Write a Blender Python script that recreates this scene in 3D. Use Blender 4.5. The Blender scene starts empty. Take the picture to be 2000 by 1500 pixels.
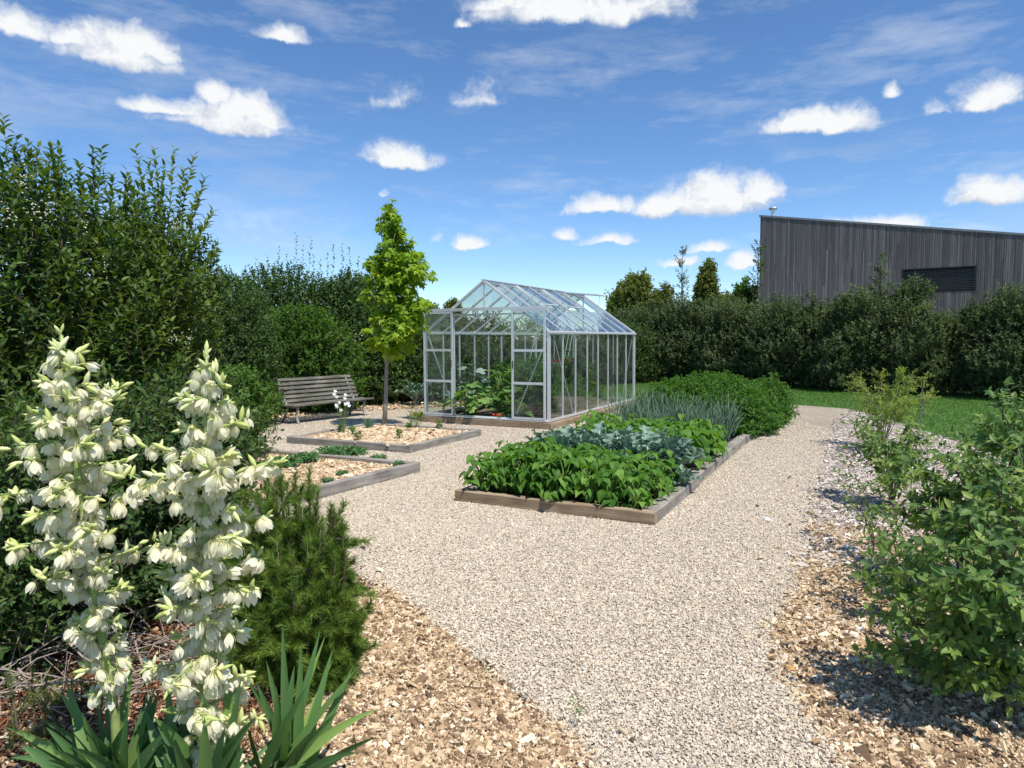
import bpy, math, random
import numpy as np
from mathutils import Matrix, Vector

# ------------------------------------------------------------------ camera
F, PITCH, ROLL, CAMZ = 1335.4, 0.0651, -0.0043, 1.6
SC = bpy.context.scene
cam = bpy.data.cameras.new('camera')
cam.sensor_width = 36.0
cam.lens = F / 2000 * 36
cam.clip_start = 0.05
cam.clip_end = 3000
co = bpy.data.objects.new('camera', cam)
SC.collection.objects.link(co)
co.matrix_world = (Matrix.Translation((0, 0, CAMZ)) @ Matrix.Rotation(math.pi / 2 - PITCH, 4, 'X')
                   @ Matrix.Rotation(ROLL, 4, 'Z'))
SC.camera = co
# ------------------------------------------------------------------ light
SUN_EL, SUN_AZ = math.radians(62), math.radians(142)      # azimuth clockwise from +Y (view direction)
sun = bpy.data.lights.new('sun', 'SUN')
sun.energy = 4.6
sun.angle = math.radians(0.5)
sun.color = (1.0, 0.95, 0.87)
so = bpy.data.objects.new('sun', sun)
SC.collection.objects.link(so)
sd = Vector((math.sin(SUN_AZ) * math.cos(SUN_EL), math.cos(SUN_AZ) * math.cos(SUN_EL), math.sin(SUN_EL)))
so.rotation_euler = sd.to_track_quat('Z', 'Y').to_euler()
SC.view_settings.view_transform = 'Standard'
SC.view_settings.look = 'None'
SC.view_settings.exposure = 0.35
SC.view_settings.gamma = 1.0
SC.cycles.max_bounces = 8
SC.cycles.transparent_max_bounces = 24
SC.cycles.diffuse_bounces = 3
SC.cycles.glossy_bounces = 3
SC.cycles.sample_clamp_indirect = 6
SKY = 0.13


def px_dir(px, py):
    """unit world direction of a photograph pixel"""
    c, s = math.cos(ROLL), math.sin(ROLL)
    X, Y = px - 1000, py - 750
    u, v = c * X + s * Y, -s * X + c * Y
    cx, cy, cz = u / F, 1.0, -v / F
    cp, sp = math.cos(PITCH), math.sin(PITCH)
    d = Vector((cx, cy * cp + cz * sp, -cy * sp + cz * cp))
    return d


def G(px, py, z=0.0):
    d = px_dir(px, py)
    t = (z - CAMZ) / d.z
    return np.array((d.x * t, d.y * t, z))


def AT(px, py, D):
    d = px_dir(px, py)
    t = D / d.y
    return np.array((d.x * t, d.y * t, CAMZ + d.z * t))


def make_world():
    w = bpy.data.worlds.new('World')
    SC.world = w
    w.use_nodes = True
    nt = w.node_tree
    N, L = nt.nodes, nt.links
    N.clear()
    out = N.new('ShaderNodeOutputWorld')
    bg = N.new('ShaderNodeBackground')
    bg.inputs['Strength'].default_value = SKY
    L.new(bg.outputs[0], out.inputs[0])
    sky = N.new('ShaderNodeTexSky')
    sky.sky_type = 'NISHITA'
    sky.sun_disc = False
    sky.sun_elevation = SUN_EL
    sky.sun_rotation = SUN_AZ
    sky.air_density = 0.9
    sky.dust_density = 0.0
    sky.ozone_density = 3.5
    sky.altitude = 1200
    hs = N.new('ShaderNodeHueSaturation')
    hs.inputs['Saturation'].default_value = 1.13
    hs.inputs['Hue'].default_value = 0.500
    hs.inputs['Value'].default_value = 1.04
    L.new(sky.outputs[0], hs.inputs['Color'])
    tc = N.new('ShaderNodeTexCoord')
    sep = N.new('ShaderNodeSeparateXYZ')
    L.new(tc.outputs['Generated'], sep.inputs[0])

    def M(op, a, b=None, c=None, clamp=False):
        n = N.new('ShaderNodeMath')
        n.operation = op
        n.use_clamp = clamp
        for i, v in enumerate((a, b, c)):
            if v is None:
                continue
            if isinstance(v, (int, float)):
                n.inputs[i].default_value = v
            else:
                L.new(v, n.inputs[i])
        return n.outputs[0]

    def V(op, a, b=None):
        n = N.new('ShaderNodeVectorMath')
        n.operation = op
        for i, v in enumerate((a, b)):
            if v is None:
                continue
            if isinstance(v, tuple):
                n.inputs[i].default_value = v
            else:
                L.new(v, n.inputs[i])
        return n.outputs['Value'] if op == 'LENGTH' else n.outputs[0]

    az = M('ARCTAN2', sep.outputs[0], sep.outputs[1])
    el = M('ARCSINE', sep.outputs[2])
    comb = N.new('ShaderNodeCombineXYZ')
    L.new(az, comb.inputs[0])
    L.new(el, comb.inputs[1])
    q0 = comb.outputs[0]

    def noise(vec, scale, detail, rough=0.6, col=False):
        n = N.new('ShaderNodeTexNoise')
        n.inputs['Scale'].default_value = scale
        n.inputs['Detail'].default_value = detail
        n.inputs['Roughness'].default_value = rough
        L.new(vec, n.inputs['Vector'])
        return n.outputs['Color' if col else 'Fac']

    wv = noise(q0, 9.0, 5, 0.62, True)
    q = V('ADD', q0, V('MULTIPLY', V('SUBTRACT', wv, (0.5, 0.5, 0.5)), (0.085, 0.045, 0.0)))

    def ang(px, py):
        d = px_dir(px, py).normalized()
        return math.atan2(d.x, d.y), math.asin(d.z)
    # (x, base y, half width, height, weight) in photograph pixels
    lobes = [(230, 108, 150, 80, 1), (140, 70, 90, 45, .9), (300, 100, 70, 75, 1), (20, 45, 110, 60, .85),
             (440, 240, 150, 60, 1), (480, 215, 70, 55, 1), (330, 215, 120, 38, .85), (415, 190, 45, 70, .8), (520, 235, 60, 50, .9),
             (548, 72, 60, 34, .8), (775, 312, 105, 48, 1), (1120, 30, 260, 80, 1), (1010, 20, 140, 40, .9), (905, 48, 26, 24, .7),
             (1180, 405, 85, 42, 1), (1390, 400, 150, 80, 1.05), (1300, 408, 90, 50, 1), (1470, 385, 75, 60, 1),
             (1590, 250, 130, 50, 1), (1640, 240, 80, 55, .9), (1935, 195, 80, 62, 1), (1750, 180, 32, 30, .8),
             (1930, 388, 120, 60, 1), (1700, 446, 130, 36, 1), (1800, 452, 70, 14, .8), (920, 482, 44, 28, .95),
             (1185, 474, 68, 24, .85), (1330, 512, 56, 18, .8), (1385, 488, 64, 22, .8), (1450, 516, 36, 30, .9),
             (1100, 460, 26, 28, .6), (945, 185, 75, 60, .45), (770, 195, 90, 50, .38), (1830, 65 + 150, 60, 24, .4),
             (845, 475, 20, 24, .5), (750, 376, 18, 14, .5), (1210, 505, 0.1, 0.1, .1),
             # outside the photograph, so the sky goes on when looked at from elsewhere
             (-500, 300, 220, 90, 1), (-300, 100, 200, 70, 1), (2500, 350, 260, 90, 1), (2350, 120, 180, 70, 1)]
    cur = None
    cur2 = None
    qs = V('ADD', q, (0.004, 0.018, 0.0))
    for (x, y, rx, ry, wt) in lobes:
        rx, ry, y = rx * 1.12, ry * 1.12, y + 2
        a0, e0 = ang(x, y)
        a1, _ = ang(x + rx, y)
        _, e1 = ang(x, y - ry)
        v = V('MULTIPLY', V('SUBTRACT', q, (a0, e0, 0)), (1 / max(1e-4, a1 - a0), 1 / max(1e-4, e1 - e0), 0))
        v = V('MAXIMUM', v, V('MULTIPLY', v, (-1.0, -3.4, 0)))
        f = M('MULTIPLY', M('SUBTRACT', 1.0, V('LENGTH', v)), wt)
        cur = f if cur is None else M('MAXIMUM', cur, f)
        v = V('MULTIPLY', V('SUBTRACT', qs, (a0, e0, 0)), (1 / max(1e-4, a1 - a0), 1 / max(1e-4, e1 - e0), 0))
        v = V('MAXIMUM', v, V('MULTIPLY', v, (-1.0, -3.4, 0)))
        f = M('MULTIPLY', M('SUBTRACT', 1.0, V('LENGTH', v)), wt)
        cur2 = f if cur2 is None else M('MAXIMUM', cur2, f)
    fine = noise(q, 17.0, 9, 0.66)
    fine2 = noise(V('ADD', q, (0.007, 0.014, 0)), 17.0, 5, 0.6)
    dens = M('ADD', cur, M('MULTIPLY', M('SUBTRACT', fine, 0.5), 1.25))
    mr = N.new('ShaderNodeMapRange')
    mr.interpolation_type = 'SMOOTHSTEP'
    mr.inputs['From Min'].default_value = 0.06
    mr.inputs['From Max'].default_value = 0.64
    L.new(dens, mr.inputs['Value'])
    # thin high streaks
    st = N.new('ShaderNodeMapping')
    st.inputs['Rotation'].default_value = (0, 0, math.radians(24))
    st.inputs['Scale'].default_value = (1.6, 7.0, 1.0)
    L.new(q0, st.inputs['Vector'])
    s1 = noise(st.outputs[0], 2.6, 9, 0.66)
    s2 = noise(q0, 2.3, 3, 0.5)
    cir = N.new('ShaderNodeMapRange')
    cir.inputs['From Min'].default_value = 0.545
    cir.inputs['From Max'].default_value = 0.82
    L.new(M('ADD', M('MULTIPLY', s1, 0.72), M('MULTIPLY', s2, 0.38)), cir.inputs['Value'])
    fac = M('MAXIMUM', mr.outputs[0], M('MULTIPLY', cir.outputs[0], 0.55), clamp=True)
    fade = N.new('ShaderNodeMapRange')
    fade.inputs['From Min'].default_value = 0.0
    fade.inputs['From Max'].default_value = 0.04
    L.new(sep.outputs[2], fade.inputs['Value'])
    fac = M('MULTIPLY', fac, fade.outputs[0], clamp=True)
    lit = M('ADD', 0.83, M('MULTIPLY', M('SUBTRACT', fine, fine2), 1.7))
    lit = M('ADD', lit, M('MULTIPLY', M('SUBTRACT', cur, cur2), 0.55), clamp=True)
    cc = N.new('ShaderNodeMix')
    cc.data_type = 'RGBA'
    cc.inputs['A'].default_value = (3.6, 4.0, 4.7, 1)
    cc.inputs['B'].default_value = (5.7, 5.8, 5.9, 1)
    m3 = N.new('ShaderNodeMapRange')
    m3.inputs['From Min'].default_value = 0.60
    m3.inputs['From Max'].default_value = 0.98
    L.new(lit, m3.inputs['Value'])
    L.new(m3.outputs[0], cc.inputs['Factor'])
    mx = N.new('ShaderNodeMix')
    mx.data_type = 'RGBA'
    L.new(fac, mx.inputs['Factor'])
    L.new(hs.outputs[0], mx.inputs['A'])
    L.new(cc.outputs['Result'], mx.inputs['B'])
    L.new(mx.outputs['Result'], bg.inputs['Color'])
    w.cycles.sampling_method = 'MANUAL'
    w.cycles.sample_map_resolution = 512


make_world()

# ------------------------------------------------------------------ materials


def mat(name):
    m = bpy.data.materials.new(name)
    m.use_nodes = True
    nt = m.node_tree
    return m, nt, nt.nodes, nt.links, nt.nodes['Principled BSDF']


def ramp(N, L, fac, stops, interp='LINEAR'):
    r = N.new('ShaderNodeValToRGB')
    r.color_ramp.interpolation = interp
    e = r.color_ramp.elements
    while len(e) > 1:
        e.remove(e[-1])
    e[0].position = stops[0][0]
    e[0].color = (*stops[0][1], 1)
    for p, c in stops[1:]:
        x = e.new(p)
        x.color = (*c, 1)
    L.new(fac, r.inputs[0])
    return r.outputs[0]


def ntex(N, L, scale, detail=4, rough=.55, vec=None, coord='Object', stretch=None):
    if vec is None:
        tc = N.new('ShaderNodeTexCoord')
        vec = tc.outputs[coord]
    if stretch:
        mp = N.new('ShaderNodeMapping')
        mp.inputs['Scale'].default_value = stretch
        L.new(vec, mp.inputs['Vector'])
        vec = mp.outputs[0]
    n = N.new('ShaderNodeTexNoise')
    n.inputs['Scale'].default_value = scale
    n.inputs['Detail'].default_value = detail
    n.inputs['Roughness'].default_value = rough
    L.new(vec, n.inputs['Vector'])
    return n.outputs['Fac']


def bump(N, L, b, h, strength, dist=0.01):
    bn = N.new('ShaderNodeBump')
    bn.inputs['Strength'].default_value = strength
    bn.inputs['Distance'].default_value = dist
    L.new(h, bn.inputs['Height'])
    L.new(bn.outputs[0], b.inputs['Normal'])


def leaf_mat(name, dark, mid, light, trans=0.28, rough=0.45, spec=0.4, tcol=None):
    rough = min(1, rough + .12)
    spec *= .6
    m, nt, N, L, b = mat(name)
    at = N.new('ShaderNodeAttribute')
    at.attribute_name = 'rnd'
    col = ramp(N, L, at.outputs['Fac'], [(0.0, dark), (0.5, mid), (1.0, light)])
    L.new(col, b.inputs['Base Color'])
    b.inputs['Roughness'].default_value = rough
    b.inputs['Specular IOR Level'].default_value = spec
    tr = N.new('ShaderNodeBsdfTranslucent')
    mx = N.new('ShaderNodeMix')
    mx.data_type = 'RGBA'
    mx.blend_type = 'MULTIPLY'
    mx.inputs['Factor'].default_value = 1
    L.new(col, mx.inputs['A'])
    mx.inputs['B'].default_value = (*(tcol or (2.1, 2.0, 0.75)), 1)
    L.new(mx.outputs['Result'], tr.inputs['Color'])
    ms = N.new('ShaderNodeMixShader')
    ms.inputs[0].default_value = trans
    L.new(b.outputs[0], ms.inputs[1])
    L.new(tr.outputs[0], ms.inputs[2])
    L.new(ms.outputs[0], N['Material Output'].inputs[0])
    return m


def chip_mat(name, stops, rough=.85, bumpy=0.0):
    m, nt, N, L, b = mat(name)
    at = N.new('ShaderNodeAttribute')
    at.attribute_name = 'rnd'
    c = ramp(N, L, at.outputs['Fac'], stops, 'LINEAR')
    n = ntex(N, L, 60, 3)
    mx = N.new('ShaderNodeMix')
    mx.data_type = 'RGBA'
    mx.blend_type = 'MULTIPLY'
    mx.inputs['Factor'].default_value = .5
    L.new(c, mx.inputs['A'])
    L.new(ramp(N, L, n, [(0.3, (.75, .72, .68)), (0.6, (1.1, 1.1, 1.1))]), mx.inputs['B'])
    L.new(mx.outputs['Result'], b.inputs['Base Color'])
    b.inputs['Roughness'].default_value = rough
    b.inputs['Specular IOR Level'].default_value = .25
    return m


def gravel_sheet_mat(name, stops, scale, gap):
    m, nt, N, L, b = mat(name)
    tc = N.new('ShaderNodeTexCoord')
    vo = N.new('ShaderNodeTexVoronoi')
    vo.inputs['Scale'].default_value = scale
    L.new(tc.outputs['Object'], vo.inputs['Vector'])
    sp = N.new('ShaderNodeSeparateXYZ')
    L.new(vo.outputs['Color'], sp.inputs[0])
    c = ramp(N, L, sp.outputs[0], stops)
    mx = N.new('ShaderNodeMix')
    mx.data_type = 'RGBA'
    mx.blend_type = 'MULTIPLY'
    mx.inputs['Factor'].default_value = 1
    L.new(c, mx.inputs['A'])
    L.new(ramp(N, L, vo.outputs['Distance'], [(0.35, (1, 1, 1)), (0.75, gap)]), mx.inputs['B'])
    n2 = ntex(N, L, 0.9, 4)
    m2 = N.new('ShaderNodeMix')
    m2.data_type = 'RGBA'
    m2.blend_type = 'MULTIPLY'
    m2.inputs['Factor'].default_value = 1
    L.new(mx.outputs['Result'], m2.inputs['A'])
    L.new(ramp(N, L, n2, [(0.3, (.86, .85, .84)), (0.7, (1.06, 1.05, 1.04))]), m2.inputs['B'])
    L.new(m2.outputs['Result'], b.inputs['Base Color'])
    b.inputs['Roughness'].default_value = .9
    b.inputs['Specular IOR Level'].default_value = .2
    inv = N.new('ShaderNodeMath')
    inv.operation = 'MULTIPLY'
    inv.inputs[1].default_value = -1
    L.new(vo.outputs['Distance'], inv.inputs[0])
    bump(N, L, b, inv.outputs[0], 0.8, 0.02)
    return m


GRAVEL_STOPS = [(0.0, (.30, .28, .25)), (0.10, (.42, .385, .335)), (0.38, (.55, .495, .415)), (0.62, (.62, .57, .49)), (0.8, (.53, .445, .35)), (1.0, (.74, .70, .64))]
CHIP_STOPS = [(0.0, (.09, .058, .036)), (0.2, (.24, .155, .09)), (0.5, (.45, .32, .19)), (0.8, (.62, .48, .31)), (1.0, (.80, .70, .54))]
PALE_STOPS = [(0.0, (.14, .12, .11)), (0.25, (.36, .30, .26)), (0.5, (.56, .52, .47)), (0.75, (.46, .34, .24)), (1.0, (.78, .77, .75))]
STRAW_STOPS = [(0.0, (.28, .18, .10)), (0.3, (.50, .36, .22)), (0.6, (.64, .49, .32)), (1.0, (.80, .68, .50))]
M_GSTONE = chip_mat('gravel_stone', [(p, (c[0] * 1.06, c[1] * 1.02, c[2] * .95)) for p, c in GRAVEL_STOPS])
M_GSHEET = gravel_sheet_mat('gravel_bed', [(p, (c[0] * .95, c[1] * .92, c[2] * .86)) for p, c in GRAVEL_STOPS], 75, (.55, .52, .48))
M_CHIP = chip_mat('wood_chip', CHIP_STOPS)
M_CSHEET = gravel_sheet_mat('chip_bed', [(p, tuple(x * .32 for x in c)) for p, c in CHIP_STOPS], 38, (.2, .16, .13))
M_PALE = chip_mat('pale_chip', PALE_STOPS)
M_STRAW = chip_mat('straw_chip', STRAW_STOPS)
M_SSHEET = gravel_sheet_mat('straw_bed', [(p, tuple(x * .8 for x in c)) for p, c in STRAW_STOPS], 60, (.5, .42, .36))


def simple(name, col, rough=.6, metal=0.0, spec=.5, nscale=None, namt=.25, stretch=None, bstr=0):
    m, nt, N, L, b = mat(name)
    b.inputs['Roughness'].default_value = rough
    b.inputs['Metallic'].default_value = metal
    b.inputs['Specular IOR Level'].default_value = spec
    if nscale:
        n = ntex(N, L, nscale, 5, .6, stretch=stretch)
        d = tuple(c * (1 - namt) for c in col)
        l = tuple(min(1, c * (1 + namt)) for c in col)
        L.new(ramp(N, L, n, [(0.3, d), (0.7, l)]), b.inputs['Base Color'])
        if bstr:
            bump(N, L, b, n, bstr, .01)
    else:
        b.inputs['Base Color'].default_value = (*col, 1)
    return m


def wood_mat(name, dark, mid, light, axis=1, scale=1.0):
    """weathered timber, grain along the object's local axis"""
    m, nt, N, L, b = mat(name)
    st = [26.0, 26.0, 26.0]
    st[axis] = 1.6
    n = ntex(N, L, 1.0 * scale, 6, .65, stretch=tuple(st))
    n2 = ntex(N, L, 3.0, 4, .6)
    mx = N.new('ShaderNodeMix')
    mx.data_type = 'FLOAT'
    mx.inputs['Factor'].default_value = .38
    L.new(n, mx.inputs['A'])
    L.new(n2, mx.inputs['B'])
    L.new(ramp(N, L, mx.outputs['Result'], [(0.30, dark), (0.47, mid), (0.66, light)]), b.inputs['Base Color'])
    b.inputs['Roughness'].default_value = .85
    b.inputs['Specular IOR Level'].default_value = .2
    bump(N, L, b, n, .9, .008)
    return m


M_TIMBER = wood_mat('weathered_timber', (.085, .078, .068), (.235, .215, .185), (.38, .36, .32))
M_TIMBER_TAN = wood_mat('tan_timber', (.10, .07, .045), (.28, .205, .135), (.42, .335, .235))
M_BENCHW = wood_mat('bench_timber', (.04, .037, .032), (.125, .115, .098), (.25, .235, .205), axis=0)
M_SOIL = simple('soil', (.045, .03, .02), .95, nscale=22, namt=.6, bstr=1)
M_ALU = simple('aluminium', (.74, .76, .77), .42, .5, nscale=30, namt=.06)
M_STEM = simple('green_stem', (.16, .24, .06), .5, nscale=30)
M_BARK = simple('bark', (.12, .09, .065), .9, nscale=35, namt=.45, stretch=(1, 1, .25), bstr=.8)
M_BARKL = simple('pale_bark', (.27, .24, .20), .85, nscale=40, namt=.4, stretch=(1, 1, .35), bstr=.8)
M_TWIG = simple('dry_twig', (.33, .27, .22), .9, nscale=40, namt=.35)
M_IRON = simple('bench_leg_paint', (.34, .33, .31), .6, .2, nscale=30, namt=.25)

# ------------------------------------------------------------------ mesh helpers


class Acc:
    def __init__(s):
        s.v, s.f, s.r, s.m, s.n = [], [], [], [], 0

    def add(s, V, Fs, rnd=None, mi=0):
        V = np.asarray(V, float).reshape(-1, 3)
        s.v.append(V)
        if isinstance(rnd, (int, float)) or rnd is None:
            rnd = np.full(len(V), 0.5 if rnd is None else rnd)
        s.r.append(np.asarray(rnd, float))
        if isinstance(Fs, np.ndarray):
            Fs = [Fs]
        for f in Fs:
            f = np.asarray(f, int)
            if f.size:
                s.f.append(f + s.n)
                s.m.append(np.full(len(f), mi))
        s.n += len(V)

    def mesh(s, name, mats):
        me = bpy.data.meshes.new(name)
        if s.n == 0:
            return me
        V = np.concatenate(s.v)
        me.vertices.add(len(V))
        me.vertices.foreach_set('co', V.astype(np.float32).ravel())
        li = np.concatenate([f.ravel() for f in s.f])
        lt = np.concatenate([np.full(len(f), f.shape[1]) for f in s.f])
        ls = np.concatenate([[0], np.cumsum(lt)[:-1]])
        me.loops.add(len(li))
        me.loops.foreach_set('vertex_index', li.astype(np.int32))
        me.polygons.add(len(lt))
        me.polygons.foreach_set('loop_start', ls.astype(np.int32))
        me.polygons.foreach_set('loop_total', lt.astype(np.int32))
        for m in (mats if isinstance(mats, (list, tuple)) else [mats]):
            me.materials.append(m)
        me.polygons.foreach_set('material_index', np.concatenate(s.m).astype(np.int32))
        a = me.attributes.new('rnd', 'FLOAT', 'POINT')
        a.data.foreach_set('value', np.clip(np.concatenate(s.r), 0, 1).astype(np.float32))
        me.update(calc_edges=True)
        return me

    def build(s, name, mats, parent=None, smooth=False, **kw):
        me = s.mesh(name, mats)
        if not smooth:
            me.shade_flat()
        o = bpy.data.objects.new(name, me)
        SC.collection.objects.link(o)
        if parent is not None:
            o.parent = parent
        for k, v in kw.items():
            o[k] = v
        return o


def thing(name, label, cat, loc=(0, 0, 0), rz=0.0, group=None):
    o = bpy.data.objects.new(name, None)
    o.empty_display_size = .1
    SC.collection.objects.link(o)
    o.location = loc
    o.rotation_euler = (0, 0, rz)
    o['label'] = label
    o['category'] = cat
    if group:
        o['group'] = group
    return o


def dup(root, loc=None, rz=None, sc=None, label=None):
    r = root.copy()
    SC.collection.objects.link(r)
    if loc is not None:
        r.location = loc
    if rz is not None:
        r.rotation_euler = (0, 0, rz)
    if sc is not None:
        r.scale = (sc, sc, sc) if isinstance(sc, (int, float)) else sc
    if label:
        r['label'] = label
    for ch in list(root.children):
        c = ch.copy()
        SC.collection.objects.link(c)
        c.parent = r
        for g in list(ch.children):
            d = g.copy()
            SC.collection.objects.link(d)
            d.parent = c
    return r


def norm(v):
    return v / np.maximum(1e-9, np.linalg.norm(v, axis=-1, keepdims=True))


def frames(Y, Z):
    Y = norm(Y)
    Z = norm(Z - (Z * Y).sum(-1, keepdims=True) * Y)
    X = np.cross(Y, Z)
    return np.stack([X, Y, Z], -1)      # columns


def scatter(acc, tm, pos, R, scale, rnd, mi=0):
    V, Fs = tm
    n = len(pos)
    if n == 0:
        return
    scale = np.asarray(scale, float)
    if scale.ndim == 1:
        scale = scale[:, None]
    if scale.ndim == 2:
        scale = np.broadcast_to(scale, (n, 3)) if scale.shape[1] == 1 else scale
    P = np.einsum('nij,nkj->nki', R, V[None] * scale[:, None, :]) + pos[:, None, :]
    k = len(V)
    off = (np.arange(n) * k)[:, None, None]
    out = [(np.asarray(f)[None] + off).reshape(-1, np.asarray(f).shape[1]) for f in Fs]
    acc.add(P.reshape(-1, 3), out, np.repeat(rnd, k), mi)


def tube(acc, pts, radii, sides=5, rnd=.5, mi=0, cap=True):
    pts = np.asarray(pts, float)
    n = len(pts)
    radii = np.broadcast_to(np.asarray(radii, float), (n,))
    T = norm(np.gradient(pts, axis=0))
    up = np.array([0, 0, 1.0]) if abs(T[0, 2]) < .9 else np.array([1.0, 0, 0])
    A = norm(np.cross(T, up))
    B = np.cross(T, A)
    th = np.linspace(0, 2 * math.pi, sides, endpoint=False)
    ring = (pts[:, None] + radii[:, None, None] * (np.cos(th)[None, :, None] * A[:, None] + np.sin(th)[None, :, None] * B[:, None]))
    i = np.arange(n - 1)[:, None] * sides
    j = np.arange(sides)[None]
    f = np.stack([i + j, i + (j + 1) % sides, i + sides + (j + 1) % sides, i + sides + j], -1).reshape(-1, 4)
    fs = [f]
    if cap:
        fs += [np.array([list(range(sides))[::-1]]), np.array([[(n - 1) * sides + q for q in range(sides)]])]
    acc.add(ring.reshape(-1, 3), fs, rnd, mi)


def box(acc, c, s, rz=0.0, ch=0.0, rnd=.5, R=None, mi=0):
    """box with chamfered edges along its longest sides"""
    hx, hy, hz = [q / 2 for q in s]
    if ch <= 0:
        V = np.array([(x, y, z) for z in (-hz, hz) for y in (-hy, hy) for x in (-hx, hx)])
        Fs = [np.array([[0, 2, 3, 1], [4, 5, 7, 6], [0, 1, 5, 4], [2, 6, 7, 3], [0, 4, 6, 2], [1, 3, 7, 5]])]
    else:
        a = [(-hx + ch, -hy), (hx - ch, -hy), (hx, -hy + ch), (hx, hy - ch), (hx - ch, hy), (-hx + ch, hy), (-hx, hy - ch), (-hx, -hy + ch)]
        b_ = [(x * (hx - ch) / hx, y * (hy - ch) / hy) for x, y in a]
        V = [(x, y, -hz) for x, y in b_] + [(x, y, -hz + ch) for x, y in a] + [(x, y, hz - ch) for x, y in a] + [(x, y, hz) for x, y in b_]
        V = np.array(V)
        Fs = []
        q = []
        for l in range(3):
            for k in range(8):
                q.append([l * 8 + k, l * 8 + (k + 1) % 8, (l + 1) * 8 + (k + 1) % 8, (l + 1) * 8 + k])
        Fs = [np.array(q), np.array([list(range(8))[::-1]]), np.array([[24 + k for k in range(8)]])]
    if R is None:
        cz, sz = math.cos(rz), math.sin(rz)
        R = np.array([[cz, -sz, 0], [sz, cz, 0], [0, 0, 1]])
    acc.add(V @ np.asarray(R).T + np.asarray(c), Fs, rnd, mi)


def bar(acc, p0, p1, w, h, up=(0, 0, 1), mi=0):
    """rectangular bar between two points, w across, h along 'up'"""
    p0, p1 = np.asarray(p0, float), np.asarray(p1, float)
    y = p1 - p0
    ln = np.linalg.norm(y)
    R = frames(y[None], np.asarray(up, float)[None])[0]
    box(acc, (p0 + p1) / 2, (w, ln, h), R=R, mi=mi)


def leaf_t(w=.25, fold=.25, curl=.15, hi=True):
    if not hi:
        V = np.array([(0, 0, 0), (-w, .45, fold * w), (w, .45, fold * w), (0, 1, -curl)], float)
        return V, [np.array([[0, 2, 3], [0, 3, 1]])]
    st = [(0, 0), (.3, w), (.65, w * .78), (1, 0)]
    V = [(0, 0, 0), (0, .3, -curl * .05), (0, .65, -curl * .45), (0, 1, -curl)]
    for sgn in (-1, 1):
        for t, ww in st[1:3]:
            V.append((sgn * ww, t, -curl * t * t + fold * ww))
    V = np.array(V, float)
    return V, [np.array([[0, 1, 4], [2, 3, 5], [0, 6, 1], [2, 7, 3]]), np.array([[4, 1, 2, 5], [1, 6, 7, 2]])]


def rim_leaf(rim, fold=.15, curl=.2, c=(0, .35)):
    """leaf from an outline [(x,y)...] fanned round its centre"""
    V = [(c[0], c[1], -curl * c[1] ** 2)]
    for x, y in rim:
        V.append((x, y, fold * abs(x) - curl * (y * y + .5 * x * x)))
    n = len(rim)
    return np.array(V, float), [np.array([[0, 1 + k, 1 + (k + 1) % n] for k in range(n)])]


HEART = rim_leaf([(0, 0), (.22, -.08), (.40, .08), (.42, .32), (.28, .62), (.1, .9), (0, 1.05), (-.1, .9), (-.28, .62), (-.42, .32), (-.40, .08), (-.22, -.08)][::1], .28, .35)
STAR = rim_leaf([(0, 0), (.3, .02), (.55, .02), (.3, .3), (.62, .55), (.25, .55), (0, 1.05), (-.25, .55), (-.62, .55), (-.3, .3), (-.55, .02), (-.3, .02)], .15, .4, (0, .3))
LOBED = rim_leaf([(0, 0), (.10, .06), (.30, .16), (.26, .26), (.42, .40), (.34, .52), (.42, .68), (.28, .78), (.24, .93), (0, 1.0), (-.2, .95), (-.30, .78), (-.43, .66),
                  (-.33, .54), (-.41, .40), (-.27, .28), (-.30, .16), (-.10, .06)], .35, .35, (0, .5))
SQUASH = rim_leaf([(0, .1), (.25, -.05), (.5, .1), (.42, .3), (.6, .5), (.3, .6), (.2, .9), (0, .8), (-.2, .9), (-.3, .6), (-.6, .5), (-.42, .3), (-.5, .1), (-.25, -.05)], .25, .3)
PRIVET = leaf_t(.21, .35, .22)
OVAL = leaf_t(.27, .25, .25)
LOW = leaf_t(.28, .3, .2, False)
LOWN = leaf_t(.2, .3, .2, False)


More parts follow.
